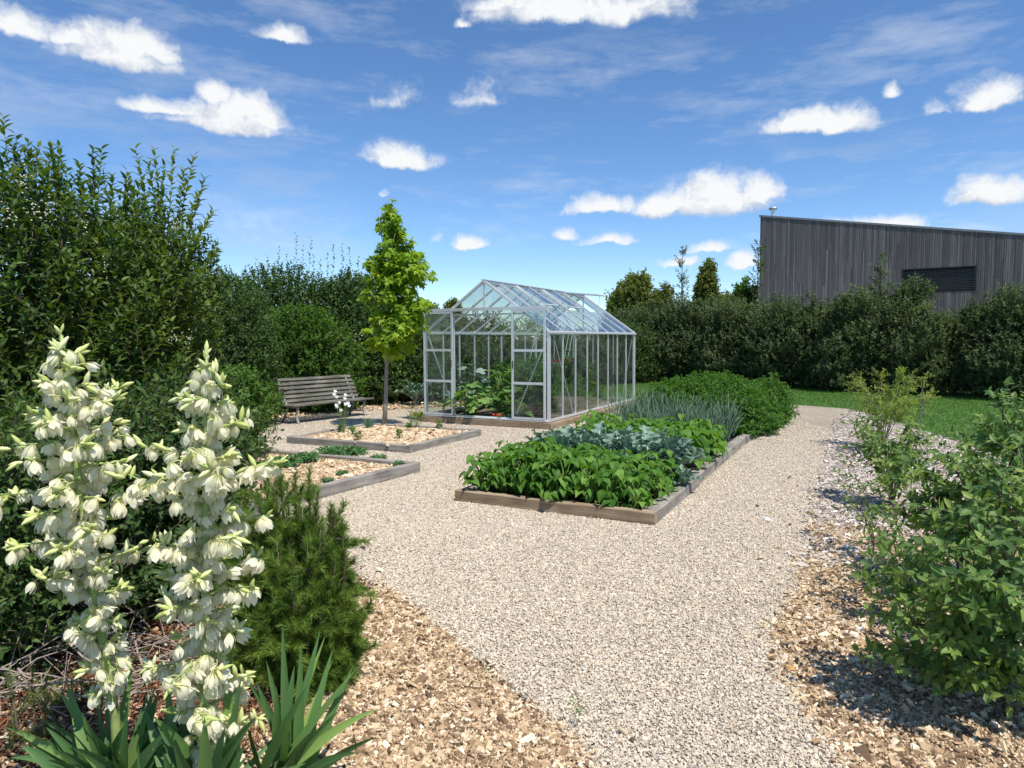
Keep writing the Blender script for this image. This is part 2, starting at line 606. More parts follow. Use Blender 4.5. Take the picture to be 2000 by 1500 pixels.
def shoots(acc, tw, rng, P0, D, Ln, K, ll, tm, ang=55, rn=None, twr=.0025, droop=0.0, opp=True, tipgrow=.25, up_n=.6, jit=.25, sidew=.3, tips=.18):
    """leafy shoots. P0,D:(n,3) Ln:(n,) K leaves each"""
    n = len(P0)
    D = norm(D)
    t = np.linspace(.12, 1, K)[None, :] + rng.uniform(-.3, .3, (n, K)) / K
    t = np.clip(t, 0.02, 1.02)
    pos = P0[:, None] + D[:, None] * (Ln[:, None] * t)[..., None]
    pos[..., 2] -= droop * (Ln[:, None] * t ** 2)
    ref = np.where(np.abs(D[:, 2:3]) < .9, np.array([[0, 0, 1.0]]), np.array([[1.0, 0, 0]]))
    A = norm(np.cross(D, ref))
    B = np.cross(D, A)
    ph0 = rng.uniform(0, 6.28, (n, 1))
    k = np.arange(K)[None]
    ph = ph0 + (k * math.pi + (k // 2) * math.pi / 2 if opp else k * 2.4) + rng.normal(0, jit, (n, K))
    rad = np.cos(ph)[..., None] * A[:, None] + np.sin(ph)[..., None] * B[:, None]
    a = np.radians(ang) * (1 - tipgrow * t) + rng.normal(0, .15, (n, K))
    Y = D[:, None] * np.cos(a)[..., None] + rad * np.sin(a)[..., None]
    Y[..., 2] -= droop * .5
    Z = D[:, None] * .6 - rad * .25 + np.array([0, 0, up_n]) + rng.normal(0, sidew, (n, K, 3))
    s = ll * (1 - .35 * np.abs(t - .5) * 1.2) * rng.uniform(.7, 1.15, (n, K))
    base = rng.uniform(0.1, .75, (n, 1)) if rn is None else rn[:, None]
    r = base + rng.normal(0, .14, (n, K)) + tips * (t - .5)
    scatter(acc, tm, pos.reshape(-1, 3), frames(Y.reshape(-1, 3), Z.reshape(-1, 3)), s.ravel(), r.ravel())
    if tw is not None:
        E = P0 + D * Ln[:, None]
        E[:, 2] -= droop * Ln
        Mi = P0 + D * (Ln * .5)[:, None]
        Mi[:, 2] -= droop * .25 * Ln
        # 3 sided twigs, vectorised
        th = np.array([0, 2.094, 4.189])
        ring = np.cos(th)[None, :, None] * A[:, None] + np.sin(th)[None, :, None] * B[:, None]
        V = np.stack([P0[:, None] + ring * twr, Mi[:, None] + ring * twr * .8, E[:, None] + ring * twr * .4], 1).reshape(-1, 3)
        q = []
        for l in range(2):
            for j in range(3):
                q.append([l * 3 + j, l * 3 + (j + 1) % 3, l * 3 + 3 + (j + 1) % 3, l * 3 + 3 + j])
        q = np.array(q)
        tw.add(V, [(q[None] + (np.arange(n) * 9)[:, None, None]).reshape(-1, 4)], .5)


def lump(S, seed):
    r = np.random.default_rng(seed)
    o = np.zeros(len(S))
    for k in range(7):
        w = r.normal(0, 3.2, 3)
        o += np.sin(S @ w + r.uniform(0, 6.28)) / 4
    return o


def sample_blobs(rng, blobs, n, seed, shell=4.0, lumpy=.14, zmin=.05):
    vol = np.array([b[3] * b[4] * b[5] for b in blobs]) ** (.8)
    idx = rng.choice(len(blobs), n, p=vol / vol.sum())
    B = np.array(blobs)[idx]
    S = norm(rng.normal(0, 1, (n, 3)))
    f = rng.uniform(0, 1, n) ** (1 / shell)
    rr = f * (1 + lumpy * lump(S + idx[:, None] * .37, seed))
    P = B[:, :3] + S * B[:, 3:6] * rr[:, None]
    P[:, 2] = np.maximum(P[:, 2], zmin + rng.uniform(0, .1, n))
    return P, S, f


def branches(acc, rng, base, targets, r0, n_seg=6, wob=.06, sides=5):
    for T in targets:
        L_ = np.linalg.norm(T - base)
        t = np.linspace(0, 1, n_seg)[:, None]
        mid = base + (T - base) * np.array([.25, .25, .6])
        P = (1 - t) ** 2 * base + 2 * t * (1 - t) * mid + t * t * T
        P[1:-1] += rng.normal(0, wob * L_ * .25, (n_seg - 2, 3))
        tube(acc, P, np.linspace(r0, r0 * .2, n_seg), sides)


def shrub_parts(root, seed, blobs, n, Ln, K, ll, tm, m_leaf, m_bark, up=.5, nb=14, br=.012, foliage='foliage', stem='stem', **kw):
    rng = np.random.default_rng(seed)
    A, T = Acc(), Acc()
    shell = kw.pop('shell', 4.0)
    lumpy = kw.pop('lumpy', .14)
    zmin = kw.pop('zmin', .05)
    trunk = kw.pop('trunk', None)
    P, S, f = sample_blobs(rng, blobs, n, seed, shell, lumpy, zmin)
    D = norm(S * (1 - up) + np.array([0, 0, up]) + rng.normal(0, .28, (n, 3)))
    LL = Ln * rng.uniform(.6, 1.35, n)
    rn = .42 + .16 * lump(P * .9, seed + 5) + rng.normal(0, .12, n)
    shoots(A, T, rng, P - D * LL[:, None] * .75, D, LL, K, ll, tm, rn=rn, **kw)
    sel = P[rng.choice(n, nb)]
    if trunk:
        tube(T, [(0, 0, -.05), (trunk[2] * .4, 0, trunk[0] * .5), (trunk[2], 0, trunk[0])], [trunk[1], trunk[1] * .8, trunk[1] * .55], 8)
        b0 = np.array([trunk[2] * .8, 0, trunk[0] * .8])
        branches(T, rng, b0, sel, br)
    else:
        branches(T, rng, np.array([blobs[0][0] * .6, blobs[0][1] * .6, 0.0]), sel, br)
    A.build(foliage, m_leaf, root)
    T.build(stem, m_bark, root, smooth=True)
    return root


# ------------------------------------------------------------------ ground
def poly_sheet(name, pts, z, m, label=None, jitter=0.0, seed=1, close=.25, **kw):
    rng = np.random.default_rng(seed)
    out = []
    pts = [np.array(p[:2], float) for p in pts]
    for a, b in zip(pts, pts[1:] + pts[:1]):
        n = max(1, int(np.linalg.norm(b - a) / close))
        for k in range(n):
            p = a + (b - a) * k / n
            out.append(p + (rng.normal(0, jitter, 2) if jitter else 0))
    me = bpy.data.meshes.new(name)
    from mathutils.geometry import tessellate_polygon
    V = [(p[0], p[1], z) for p in out]
    tris = tessellate_polygon([[Vector(v) for v in V]])
    me.from_pydata(V, [], [tuple(t) for t in tris])
    me.update()
    if me.polygons and me.polygons[0].normal.z < 0:
        me.flip_normals()
    me.materials.append(m)
    o = bpy.data.objects.new(name, me)
    SC.collection.objects.link(o)
    for k, v in kw.items():
        o[k] = v
    return o, np.array(out)


def inside(P, poly):
    x, y = P[:, 0], P[:, 1]
    r = np.zeros(len(P), bool)
    n = len(poly)
    j = n - 1
    for i in range(n):
        xi, yi, xj, yj = poly[i][0], poly[i][1], poly[j][0], poly[j][1]
        c = ((yi > y) != (yj > y)) & (x < (xj - xi) * (y - yi) / (yj - yi + 1e-12) + xi)
        r ^= c
        j = i
    return r


# base ground, to the horizon
m, nt, N_, L_, b_ = mat('meadow')
n1 = ntex(N_, L_, .35, 6)
L_.new(ramp(N_, L_, n1, [(.3, (.05, .085, .02)), (.7, (.10, .13, .035))]), b_.inputs['Base Color'])
b_.inputs['Roughness'].default_value = .95
M_MEADOW = m
A = Acc()
g = np.concatenate([np.linspace(-600, -40, 8), np.linspace(-30, 60, 31), np.linspace(80, 900, 8)])
xx, yy = np.meshgrid(g, g)
n = len(g)
i, j = np.meshgrid(np.arange(n - 1), np.arange(n - 1), indexing='ij')
q = (i * n + j).ravel()
A.add(np.stack([xx.ravel(), yy.ravel(), 0 * xx.ravel()], 1), np.stack([q, q + 1, q + n + 1, q + n], 1))
A.build('ground', M_MEADOW, kind='structure')

gp = lambda *a: [G(x, y)[:2] for x, y in a]
# lawn
m, nt, N_, L_, b_ = mat('lawn_grass')
n1 = ntex(N_, L_, 1.1, 5)
n2 = ntex(N_, L_, 40, 4, .7)
mx = N_.new('ShaderNodeMix')
mx.data_type = 'FLOAT'
mx.inputs['Factor'].default_value = .45
L_.new(n1, mx.inputs['A'])
L_.new(n2, mx.inputs['B'])
L_.new(ramp(N_, L_, mx.outputs['Result'], [(.3, (.035, .085, .012)), (.5, (.075, .17, .022)), (.72, (.13, .23, .04))]), b_.inputs['Base Color'])
b_.inputs['Roughness'].default_value = .8
bump(N_, L_, b_, n2, 1.0, .04)
M_LAWN = m
lawn_near = gp((1180, 800), (1400, 786), (1530, 791), (1600, 795), (1680, 803), (1715, 822), (1790, 840), (1870, 860), (1960, 900), (2100, 980))
lawn_pts = lawn_near + [(9, 6), (22, 6), (24, 30), (6, 36), (-8, 30), (-4, 22), (1.5, 17.5)]
lawn, lawn_poly = poly_sheet('lawn', lawn_pts, .004, M_LAWN, kind='structure', jitter=.03)
# chip mulch, one sheet under the shrubs
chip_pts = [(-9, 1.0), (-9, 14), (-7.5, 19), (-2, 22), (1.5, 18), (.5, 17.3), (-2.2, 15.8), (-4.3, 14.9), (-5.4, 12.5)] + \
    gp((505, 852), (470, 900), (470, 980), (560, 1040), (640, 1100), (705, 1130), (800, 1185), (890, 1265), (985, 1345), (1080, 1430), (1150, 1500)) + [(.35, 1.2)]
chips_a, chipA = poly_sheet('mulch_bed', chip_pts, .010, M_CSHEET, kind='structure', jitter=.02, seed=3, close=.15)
chip_r = gp((1690, 1560), (1640, 1480), (1590, 1390), (1550, 1320), (1530, 1250), (1540, 1190), (1560, 1130), (1580, 1060), (1590, 1000), (1600, 940), (1620, 880), (1640, 830), (1660, 800), (1690, 806), (1735, 824),
            (1800, 846), (1870, 868), (1960, 910), (2100, 990)) + [(8.2, 3), (8.2, 1.2), (1.2, 1.2)]
M_PSHEET = gravel_sheet_mat('pale_bed', [(p, tuple(x * .7 for x in c)) for p, c in PALE_STOPS], 45, (.3, .28, .26))
chips_b, chipB = poly_sheet('mulch_strip', chip_r, .010, M_PSHEET, kind='structure', jitter=.02, seed=4, close=.15)
# gravel
grav_pts = gp((1160, 1500), (1080, 1425), (985, 1340), (890, 1260), (800, 1180), (705, 1125), (640, 1092), (560, 1030), (480, 975), (475, 900), (505, 850)) + \
    [(-5.5, 12.4), (-4.3, 14.8), (-2.2, 15.7), (.5, 17.2), (1.6, 17.6)] + gp((1300, 792), (1400, 786), (1530, 791), (1600, 795), (1660, 800), (1640, 832), (1622, 880), (1603, 940), (1592, 1000), (1582, 1060), (1562, 1130),
                                                                            (1542, 1190), (1532, 1250), (1552, 1320), (1592, 1390), (1642, 1480), (1700, 1570)) + [(1.25, 1.0), (.3, 1.0)]
gravel, gravP = poly_sheet('gravel_path', grav_pts, .014, M_GSHEET, kind='structure', jitter=.02, seed=5, close=.15)

# structure frame
TH = 0.4793
eb = np.array([math.cos(TH), -math.sin(TH)])     # across, to the right
ea = np.array([math.sin(TH), math.cos(TH)])      # along, away
BED = np.array([1.2042, 5.7084])
BW, BL = 1.995, 8.9
GH = np.array([0.6483, 11.9831])
GW, GLn = 2.599, 4.921


def bedpt(w, l):
    return BED + eb * w + ea * l


bedpoly = [bedpt(-BW, 0), bedpt(0, 0), bedpt(0, BL), bedpt(-BW, BL)]
ghpoly = [GH - eb * GW, GH, GH + ea * GLn, GH - eb * GW + ea * GLn]
# flower beds
bA = [G(560, 868)[:2], G(800, 888)[:2], G(940, 853)[:2]]
bA.append(bA[0] + bA[2] - bA[1])
bB = [G(598, 985)[:2], G(821, 925)[:2]]
dB = norm(bA[0] - bA[1])
dBf = norm(bB[0] - bB[1])
bB[0] = bB[1] + dBf * 3.0
bB = [bB[0], bB[1], bB[1] + dB * 3.1, bB[0] + dB * 3.1]


def stone_templates(rng, k, flat=1.0, shape='stone'):
    out = []
    for _ in range(k):
        V = np.array([(x, y, z) for z in (-.5, .5) for y in (-.5, .5) for x in (-.5, .5)], float)
        if shape == 'stone':
            V = V * .8 + rng.uniform(-.22, .22, V.shape)
            V[4:, :2] *= .75
        elif shape == 'chip':
            V[:, 0] *= rng.uniform(.32, .9)
            V[:, 1] *= rng.uniform(.9, 1.35)
            V = V + rng.uniform(-.16, .16, V.shape) * np.array([1, 1, .6])
        out.append((V, [np.array([[0, 2, 3, 1], [4, 5, 7, 6], [0, 1, 5, 4], [2, 6, 7, 3], [0, 4, 6, 2], [1, 3, 7, 5]])]))
    return out


def in_view(P, m_=1.0):
    return (np.abs(P[:, 0]) < P[:, 1] * .76 + m_) & (P[:, 1] > 1.7)


def litter(acc, rng, N, box_, dens, size, thick, tms, cond, z0, tilt=.35, rlo=0, rhi=1):
    x0, x1, y0, y1 = box_
    P = np.stack([rng.uniform(x0, x1, N), rng.uniform(y0, y1, N)], 1)
    keep = in_view(P) & cond(P) & (rng.uniform(0, 1, N) < dens(P))
    P = P[keep]
    n = len(P)
    which = rng.integers(0, len(tms), n)
    for k, tm in enumerate(tms):
        s = which == k
        c = s.sum()
        if not c:
            continue
        th = rng.uniform(0, 6.28, c)
        Y = np.stack([np.cos(th), np.sin(th), rng.normal(0, tilt, c)], 1)
        Z = np.stack([rng.normal(0, tilt, c), rng.normal(0, tilt, c), np.ones(c)], 1)
        sz = size * rng.lognormal(0, .38 if thick < .4 else .3, c)
        S = np.stack([sz * rng.uniform(.55, 1, c), sz * rng.uniform(.9, 1.4, c), sz * thick * rng.uniform(.6, 1.2, c)], 1)
        pos = np.column_stack([P[s], z0 + S[:, 2] * .3 + rng.uniform(0, thick * size * .9, c)])
        scatter(acc, tm, pos, frames(Y, Z), S, rng.uniform(rlo, rhi, c))


rng = np.random.default_rng(11)
st_t = stone_templates(rng, 14)
ch_t = stone_templates(rng, 14, shape='chip')


def out_beds(P):
    r = np.ones(len(P), bool)
    for pl in (bedpoly, ghpoly, bA, bB):
        r &= ~inside(P, pl)
    return r


def edge_fuzz(P, poly, amt=.07):
    return inside(P + rng.normal(0, amt, P.shape), poly)


A = Acc()
dfun = lambda P: np.clip(1.2 - (P[:, 1] - 4.0) * .11, .28, 1)
litter(A, rng, 2400000, (-6, 5.5, 2.2, 17.5), dfun, .0097, .5, st_t, lambda P: edge_fuzz(P, gravP, .022) & out_beds(P), .016, .3)
gobj = A.build('gravel', M_GSTONE, kind='stuff', label='pale beige crushed gravel covering the path', category='gravel')
A = Acc()
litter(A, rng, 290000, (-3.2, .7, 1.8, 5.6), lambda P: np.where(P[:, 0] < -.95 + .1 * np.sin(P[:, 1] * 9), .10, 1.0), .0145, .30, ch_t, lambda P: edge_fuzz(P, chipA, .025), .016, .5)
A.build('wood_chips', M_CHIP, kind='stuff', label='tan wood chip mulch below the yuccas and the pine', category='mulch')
A, A2 = Acc(), Acc()
isbrown = lambda P: 1 / (1 + np.exp((P[:, 1] - 4.7 + .6 * np.sin(P[:, 0] * 3 + P[:, 1] * 4)) * 2.2))
litter(A, rng, 380000, (.9, 4.2, 1.8, 7.5), lambda P: isbrown(P), .0155, .30, ch_t, lambda P: edge_fuzz(P, chipB, .035), .016, .5)
A.build('wood_chips', M_CHIP, kind='stuff', label='brown wood chip mulch beside the right edge of the path', category='mulch')
litter(A2, rng, 230000, (1.6, 8.0, 3.2, 14.5), lambda P: 1 - isbrown(P), .020, .35, ch_t, lambda P: edge_fuzz(P, chipB, .07), .014, .3)
A2.build('stone_chips', M_PALE, kind='stuff', label='grey and white mixed chips under the shrubs beside the path', category='mulch')
A = Acc()
litter(A, rng, 26000, (-6.5, -1.0, 12.5, 17), lambda P: np.ones(len(P)), .045, .35, ch_t, lambda P: edge_fuzz(P, chipA, .1), .014, .4)
A.build('leaf_litter', M_CHIP, kind='stuff', label='orange brown chips and leaves on the ground behind the bench', category='mulch')

A = Acc()
litter(A, rng, 5200, (-3.2, 4.2, 1.8, 8), lambda P: np.ones(len(P)), .02, .3, ch_t, lambda P: inside(P, gravP) & out_beds(P) & (edge_fuzz(P, chipA, .16) | edge_fuzz(P, chipB, .2)), .03, .35)
A.build('stray_chips', M_CHIP, kind='stuff', label='loose wood chips strayed onto the gravel along its edges', category='mulch')

# lawn blades
A = Acc()
Nb = 170000
P = np.stack([rng.uniform(1.5, 18, Nb), rng.uniform(7.5, 27, Nb)], 1)
P = P[inside(P, lawn_poly) & in_view(P, 1.5)]
n = len(P)
Y = np.stack([rng.normal(0, .45, n), rng.normal(0, .45, n), np.ones(n)], 1)
Z = np.stack([rng.normal(0, 1, n), rng.normal(0, 1, n), np.full(n, .2)], 1)
blade = (np.array([(-.5, 0, 0), (.5, 0, 0), (0, 1, 0.1)], float), [np.array([[0, 1, 2]])])
hh = rng.uniform(.03, .075, n)
scatter(A, blade, np.column_stack([P, np.full(n, .003)]), frames(Y, Z), np.stack([rng.uniform(.006, .014, n), hh, hh], 1), rng.uniform(0, 1, n))
M_BLADE = leaf_mat('grass_blade', (.03, .09, .012), (.065, .17, .02), (.14, .27, .05), .3)
A.build('grass', M_BLADE, kind='stuff', label='short mown lawn grass between the path and the hedge', category='grass')

# ------------------------------------------------------------------ leaf materials
ML = {
    'privet': leaf_mat('privet_leaf', (.028, .062, .012), (.064, .122, .020), (.16, .22, .045), .30, .38, .5),
    'privet2': leaf_mat('dark_privet_leaf', (.024, .060, .014), (.052, .110, .024), (.12, .18, .045), .28, .4, .45),
    'round': leaf_mat('round_shrub_leaf', (.035, .090, .012), (.075, .165, .022), (.14, .25, .040), .30, .5),
    'apple': leaf_mat('hedge_leaf', (.034, .064, .024), (.072, .12, .045), (.18, .23, .11), .26, .45, .45),
    'maple': leaf_mat('maple_leaf', (.09, .17, .012), (.19, .31, .022), (.34, .45, .04), .42, .4, .4),
    'bean': leaf_mat('bean_leaf', (.035, .10, .014), (.08, .195, .024), (.17, .31, .050), .34, .42, .4),
    'kale': leaf_mat('kale_leaf', (.070, .13, .095), (.14, .23, .165), (.25, .36, .27), .15, .45, .45, (1.3, 1.5, 1.0)),
    'leek': leaf_mat('leek_leaf', (.06, .12, .075), (.125, .21, .13), (.24, .34, .23), .22, .45, .45, (1.4, 1.6, 1.0)),
    'potato': leaf_mat('potato_leaf', (.028, .085, .012), (.058, .155, .020), (.12, .25, .040), .28, .48, .35),
    'squash': leaf_mat('squash_leaf', (.06, .13, .03), (.12, .24, .055), (.22, .35, .11), .32, .5),
    'tomato': leaf_mat('tomato_leaf', (.04, .09, .018), (.08, .17, .03), (.15, .27, .06), .32, .5),
    'pine': leaf_mat('pine_needle', (.050, .105, .016), (.105, .185, .028), (.22, .31, .055), .22, .4, .4),
    'sword': leaf_mat('sword_leaf', (.055, .12, .05), (.11, .22, .07), (.26, .38, .10), .25, .4, .5, (1.5, 1.7, .7)),
    'spindle': leaf_mat('spindle_leaf', (.050, .11, .032), (.12, .215, .058), (.28, .37, .09), .36, .4, .5),
    'yellow': leaf_mat('yellow_green_leaf', (.09, .15, .03), (.20, .28, .05), (.34, .40, .10), .32, .5),
    'blueg': leaf_mat('grey_green_leaf', (.10, .15, .12), (.20, .27, .22), (.33, .40, .34), .15, .5, .4, (1.3, 1.4, 1)),
    'olive': leaf_mat('olive_leaf', (.06, .09, .025), (.13, .17, .045), (.24, .29, .085), .3),
    'strawb': leaf_mat('strawberry_leaf', (.03, .10, .035), (.06, .17, .06), (.14, .28, .09), .28, .45),
}

# ------------------------------------------------------------------ house
def house():
    c0 = np.array([AT(1482, 600, 35.0)[0], 35.0])
    wd = norm(np.array([.84, -.54]))
    root = thing('house', 'grey timber clad house with a sloping roof edge and a slatted window, behind the hedge', 'house', (c0[0], c0[1], 0), math.atan2(wd[1], wd[0]))
    # local x along wall, y = -(outward) ; camera is on the -y side
    Lw, dep = 17.0, 9.0
    zt = lambda x: 7.74 - .171 * x
    m, nt, N, L, b = mat('grey_cladding')
    at = N.new('ShaderNodeAttribute')
    at.attribute_name = 'rnd'
    n = ntex(N, L, 1.0, 6, .7, stretch=(14, 14, .9))
    mx = N.new('ShaderNodeMix')
    mx.data_type = 'FLOAT'
    mx.inputs['Factor'].default_value = .68
    L.new(at.outputs['Fac'], mx.inputs['A'])
    L.new(n, mx.inputs['B'])
    L.new(ramp(N, L, mx.outputs['Result'], [(.15, (.052, .050, .053)), (.5, (.112, .108, .112)), (.85, (.21, .205, .21))]), b.inputs['Base Color'])
    b.inputs['Roughness'].default_value = .85
    b.inputs['Specular IOR Level'].default_value = .2
    clad = m
    dark = simple('dark_metal', (.012, .013, .017), .4, .3)
    flash = simple('roof_flashing', (.22, .23, .24), .5, .6, nscale=10)
    rg = np.random.default_rng(3)
    W = Acc()
    # window opening
    wx0, wx1 = None, None
    def wl(px, py):                       # pixel -> wall coords
        d = px_dir(px, py)
        nrm = np.array([-wd[1], wd[0]])
        t = (c0 @ nrm) / (d.x * nrm[0] + d.y * nrm[1])
        p = np.array([d.x * t, d.y * t])
        return (p - c0) @ wd, CAMZ + d.z * t
    wx0, z1 = wl(1762, 526)
    wx1, _ = wl(1908, 518)
    _, z0 = wl(1850, 570)
    x = 0.0
    while x < Lw:
        bw = rg.choice([.07, .09, .11])
        x1 = min(Lw, x + bw)
        xm = (x + x1) / 2
        segs = [(0, zt(xm))] if not (wx0 < xm < wx1) else [(0, z0), (z1, zt(xm))]
        dd = rg.uniform(.018, .034)
        if len(segs) == 1:
            zj = float(rg.uniform(1.5, zt(xm) - .8))
            segs = [(0, zj - .003), (zj + .003, zt(xm))]
        for a, c in segs:
            box(W, (xm, -dd / 2 - .0, (a + c) / 2), (x1 - x - .008, dd, c - a), rnd=float(rg.uniform(0, 1)))
        x = x1
    W.build('cladding', clad, root)
    C = Acc()
    V = []
    for yy in (.004, dep):
        V += [(0, yy, 0), (Lw, yy, 0), (Lw, yy, zt(Lw) - .03), (0, yy, zt(0) - .03)]
    # body with an opening left for the window: build wall behind as four pieces
    for (xa, xb, za, zb0, zb1) in ((0, wx0, 0, zt(0) - .03, zt(wx0) - .03), (wx1, Lw, 0, zt(wx1) - .03, zt(Lw) - .03), (wx0, wx1, 0, z0, z0), (wx0, wx1, z1, zt(wx0) - .03, zt(wx1) - .03)):
        C.add([(xa, .004, za), (xb, .004, za), (xb, .004, zb1), (xa, .004, zb0), (xa, .25, za), (xb, .25, za), (xb, .25, zb1), (xa, .25, zb0)],
              [np.array([[0, 1, 2, 3], [5, 4, 7, 6], [1, 5, 6, 2], [4, 0, 3, 7], [3, 2, 6, 7], [4, 5, 1, 0]])])
    C.add([(0, .25, 0), (0, dep, 0), (0, dep, zt(0) - .03), (0, .25, zt(0) - .03), (Lw, .25, 0), (Lw, dep, 0), (Lw, dep, zt(Lw) - .03), (Lw, .25, zt(Lw) - .03)],
          [np.array([[0, 1, 2, 3], [4, 7, 6, 5], [1, 5, 6, 2]])])
    C.build('wall', simple('wall_membrane', (.02, .02, .02), .9), root)
    Rf = Acc()
    V = []
    for yy in (-.06, dep + .1):
        for xx, dz in ((-.06, 0), (Lw + .1, 0), (Lw + .1, .09), (-.06, .09)):
            V.append((xx, yy, zt(xx) + dz - .02))
    Rf.add(V, [np.array([[0, 1, 2, 3], [5, 4, 7, 6], [1, 5, 6, 2], [4, 0, 3, 7], [3, 2, 6, 7], [4, 5, 1, 0]])])
    Rf.build('roof', flash, root)
    wn = Acc()
    fw = .06
    for c, s in (((wx0 + wx1) / 2, 0), ):
        box(wn, (c, .02, z1 - fw / 2), (wx1 - wx0, .12, fw))
        box(wn, (c, .02, z0 + fw / 2), (wx1 - wx0, .12, fw))
        for xx in (wx0 + fw / 2, wx1 - fw / 2):
            box(wn, (xx, .021, (z0 + z1) / 2), (fw, .118, z1 - z0 - 2 * fw))
    win = wn.build('window', dark, root)
    gl = Acc()
    box(gl, ((wx0 + wx1) / 2, .17, (z0 + z1) / 2), (wx1 - wx0 - .01, .01, z1 - z0 - .01))
    mg = simple('dark_glass', (.01, .012, .02), .08, 0, .6)
    gl.build('pane', mg, win)
    bl = Acc()
    nl = 13
    for k in range(nl):
        zz = z0 + .06 + (z1 - z0 - .12) * (k + .5) / nl
        R = Matrix.Rotation(math.radians(28), 3, 'X')
        box(bl, ((wx0 + wx1) / 2, .06, zz), (wx1 - wx0 - .14, .07, .006), R=np.array(R))
    for fx in (.25, .5, .75):
        tube(bl, [(wx0 + (wx1 - wx0) * fx, .02, z0 + .06), (wx0 + (wx1 - wx0) * fx, .02, z1 - .06)], .006, 4)
    bl.build('blind', simple('blind_slat', (.035, .037, .045), .45, .4), win)
    ch = Acc()
    cx = wl(1499, 427)[0]
    zc = zt(cx)
    tube(ch, [(cx, 1.2, zc - .2), (cx, 1.2, zc + .52)], .10, 14)
    tube(ch, [(cx, 1.2, zc + .52), (cx, 1.2, zc + .54), (cx, 1.2, zc + .56)], [.1, .19, .21], 14)
    tube(ch, [(cx, 1.2, zc + .61), (cx, 1.2, zc + .64), (cx, 1.2, zc + .68)], [.22, .2, .05], 14)
    for k in range(4):
        a = k * math.pi / 2
        tube(ch, [(cx + .12 * math.cos(a), 1.2 + .12 * math.sin(a), zc + .55), (cx + .12 * math.cos(a), 1.2 + .12 * math.sin(a), zc + .62)], .012, 4)
    ch.build('chimney', simple('steel_flue', (.6, .6, .6), .35, .8), root, smooth=False)


house()

# ------------------------------------------------------------------ greenhouse
def glass_mat():
    m, nt, N, L, b = mat('greenhouse_glass')
    N.remove(b)
    tr = N.new('ShaderNodeBsdfTransparent')
    tr.inputs['Color'].default_value = (.93, .96, .945, 1)
    gl = N.new('ShaderNodeBsdfGlossy')
    gl.inputs['Roughness'].default_value = .03
    lw = N.new('ShaderNodeLayerWeight')
    lw.inputs['Blend'].default_value = .5
    pw = N.new('ShaderNodeMath')
    pw.operation = 'POWER'
    pw.inputs[1].default_value = 4.2
    L.new(lw.outputs['Facing'], pw.inputs[0])
    mu = N.new('ShaderNodeMath')
    mu.operation = 'MULTIPLY_ADD'
    mu.inputs[1].default_value = .9
    mu.inputs[2].default_value = .025
    mu.use_clamp = True
    L.new(pw.outputs[0], mu.inputs[0])
    ms = N.new('ShaderNodeMixShader')
    L.new(mu.outputs[0], ms.inputs[0])
    L.new(tr.outputs[0], ms.inputs[1])
    L.new(gl.outputs[0], ms.inputs[2])
    # dust film
    df = N.new('ShaderNodeBsdfDiffuse')
    df.inputs['Color'].default_value = (.6, .62, .6, 1)
    ms2 = N.new('ShaderNodeMixShader')
    n = ntex(N, L, 3, 5, .6)
    mr = N.new('ShaderNodeMapRange')
    mr.inputs['From Min'].default_value = .35
    mr.inputs['From Max'].default_value = .75
    mr.inputs['To Min'].default_value = .0
    mr.inputs['To Max'].default_value = .055
    L.new(n, mr.inputs['Value'])
    L.new(mr.outputs[0], ms2.inputs[0])
    L.new(ms.outputs[0], ms2.inputs[1])
    L.new(df.outputs[0], ms2.inputs[2])
    L.new(ms2.outputs[0], N['Material Output'].inputs[0])
    return m


M_GLASS = glass_mat()
GH_ROOT = thing('greenhouse', 'glass greenhouse with an aluminium frame and two open sliding doors on a timber base', 'greenhouse', (GH[0], GH[1], 0), -TH)


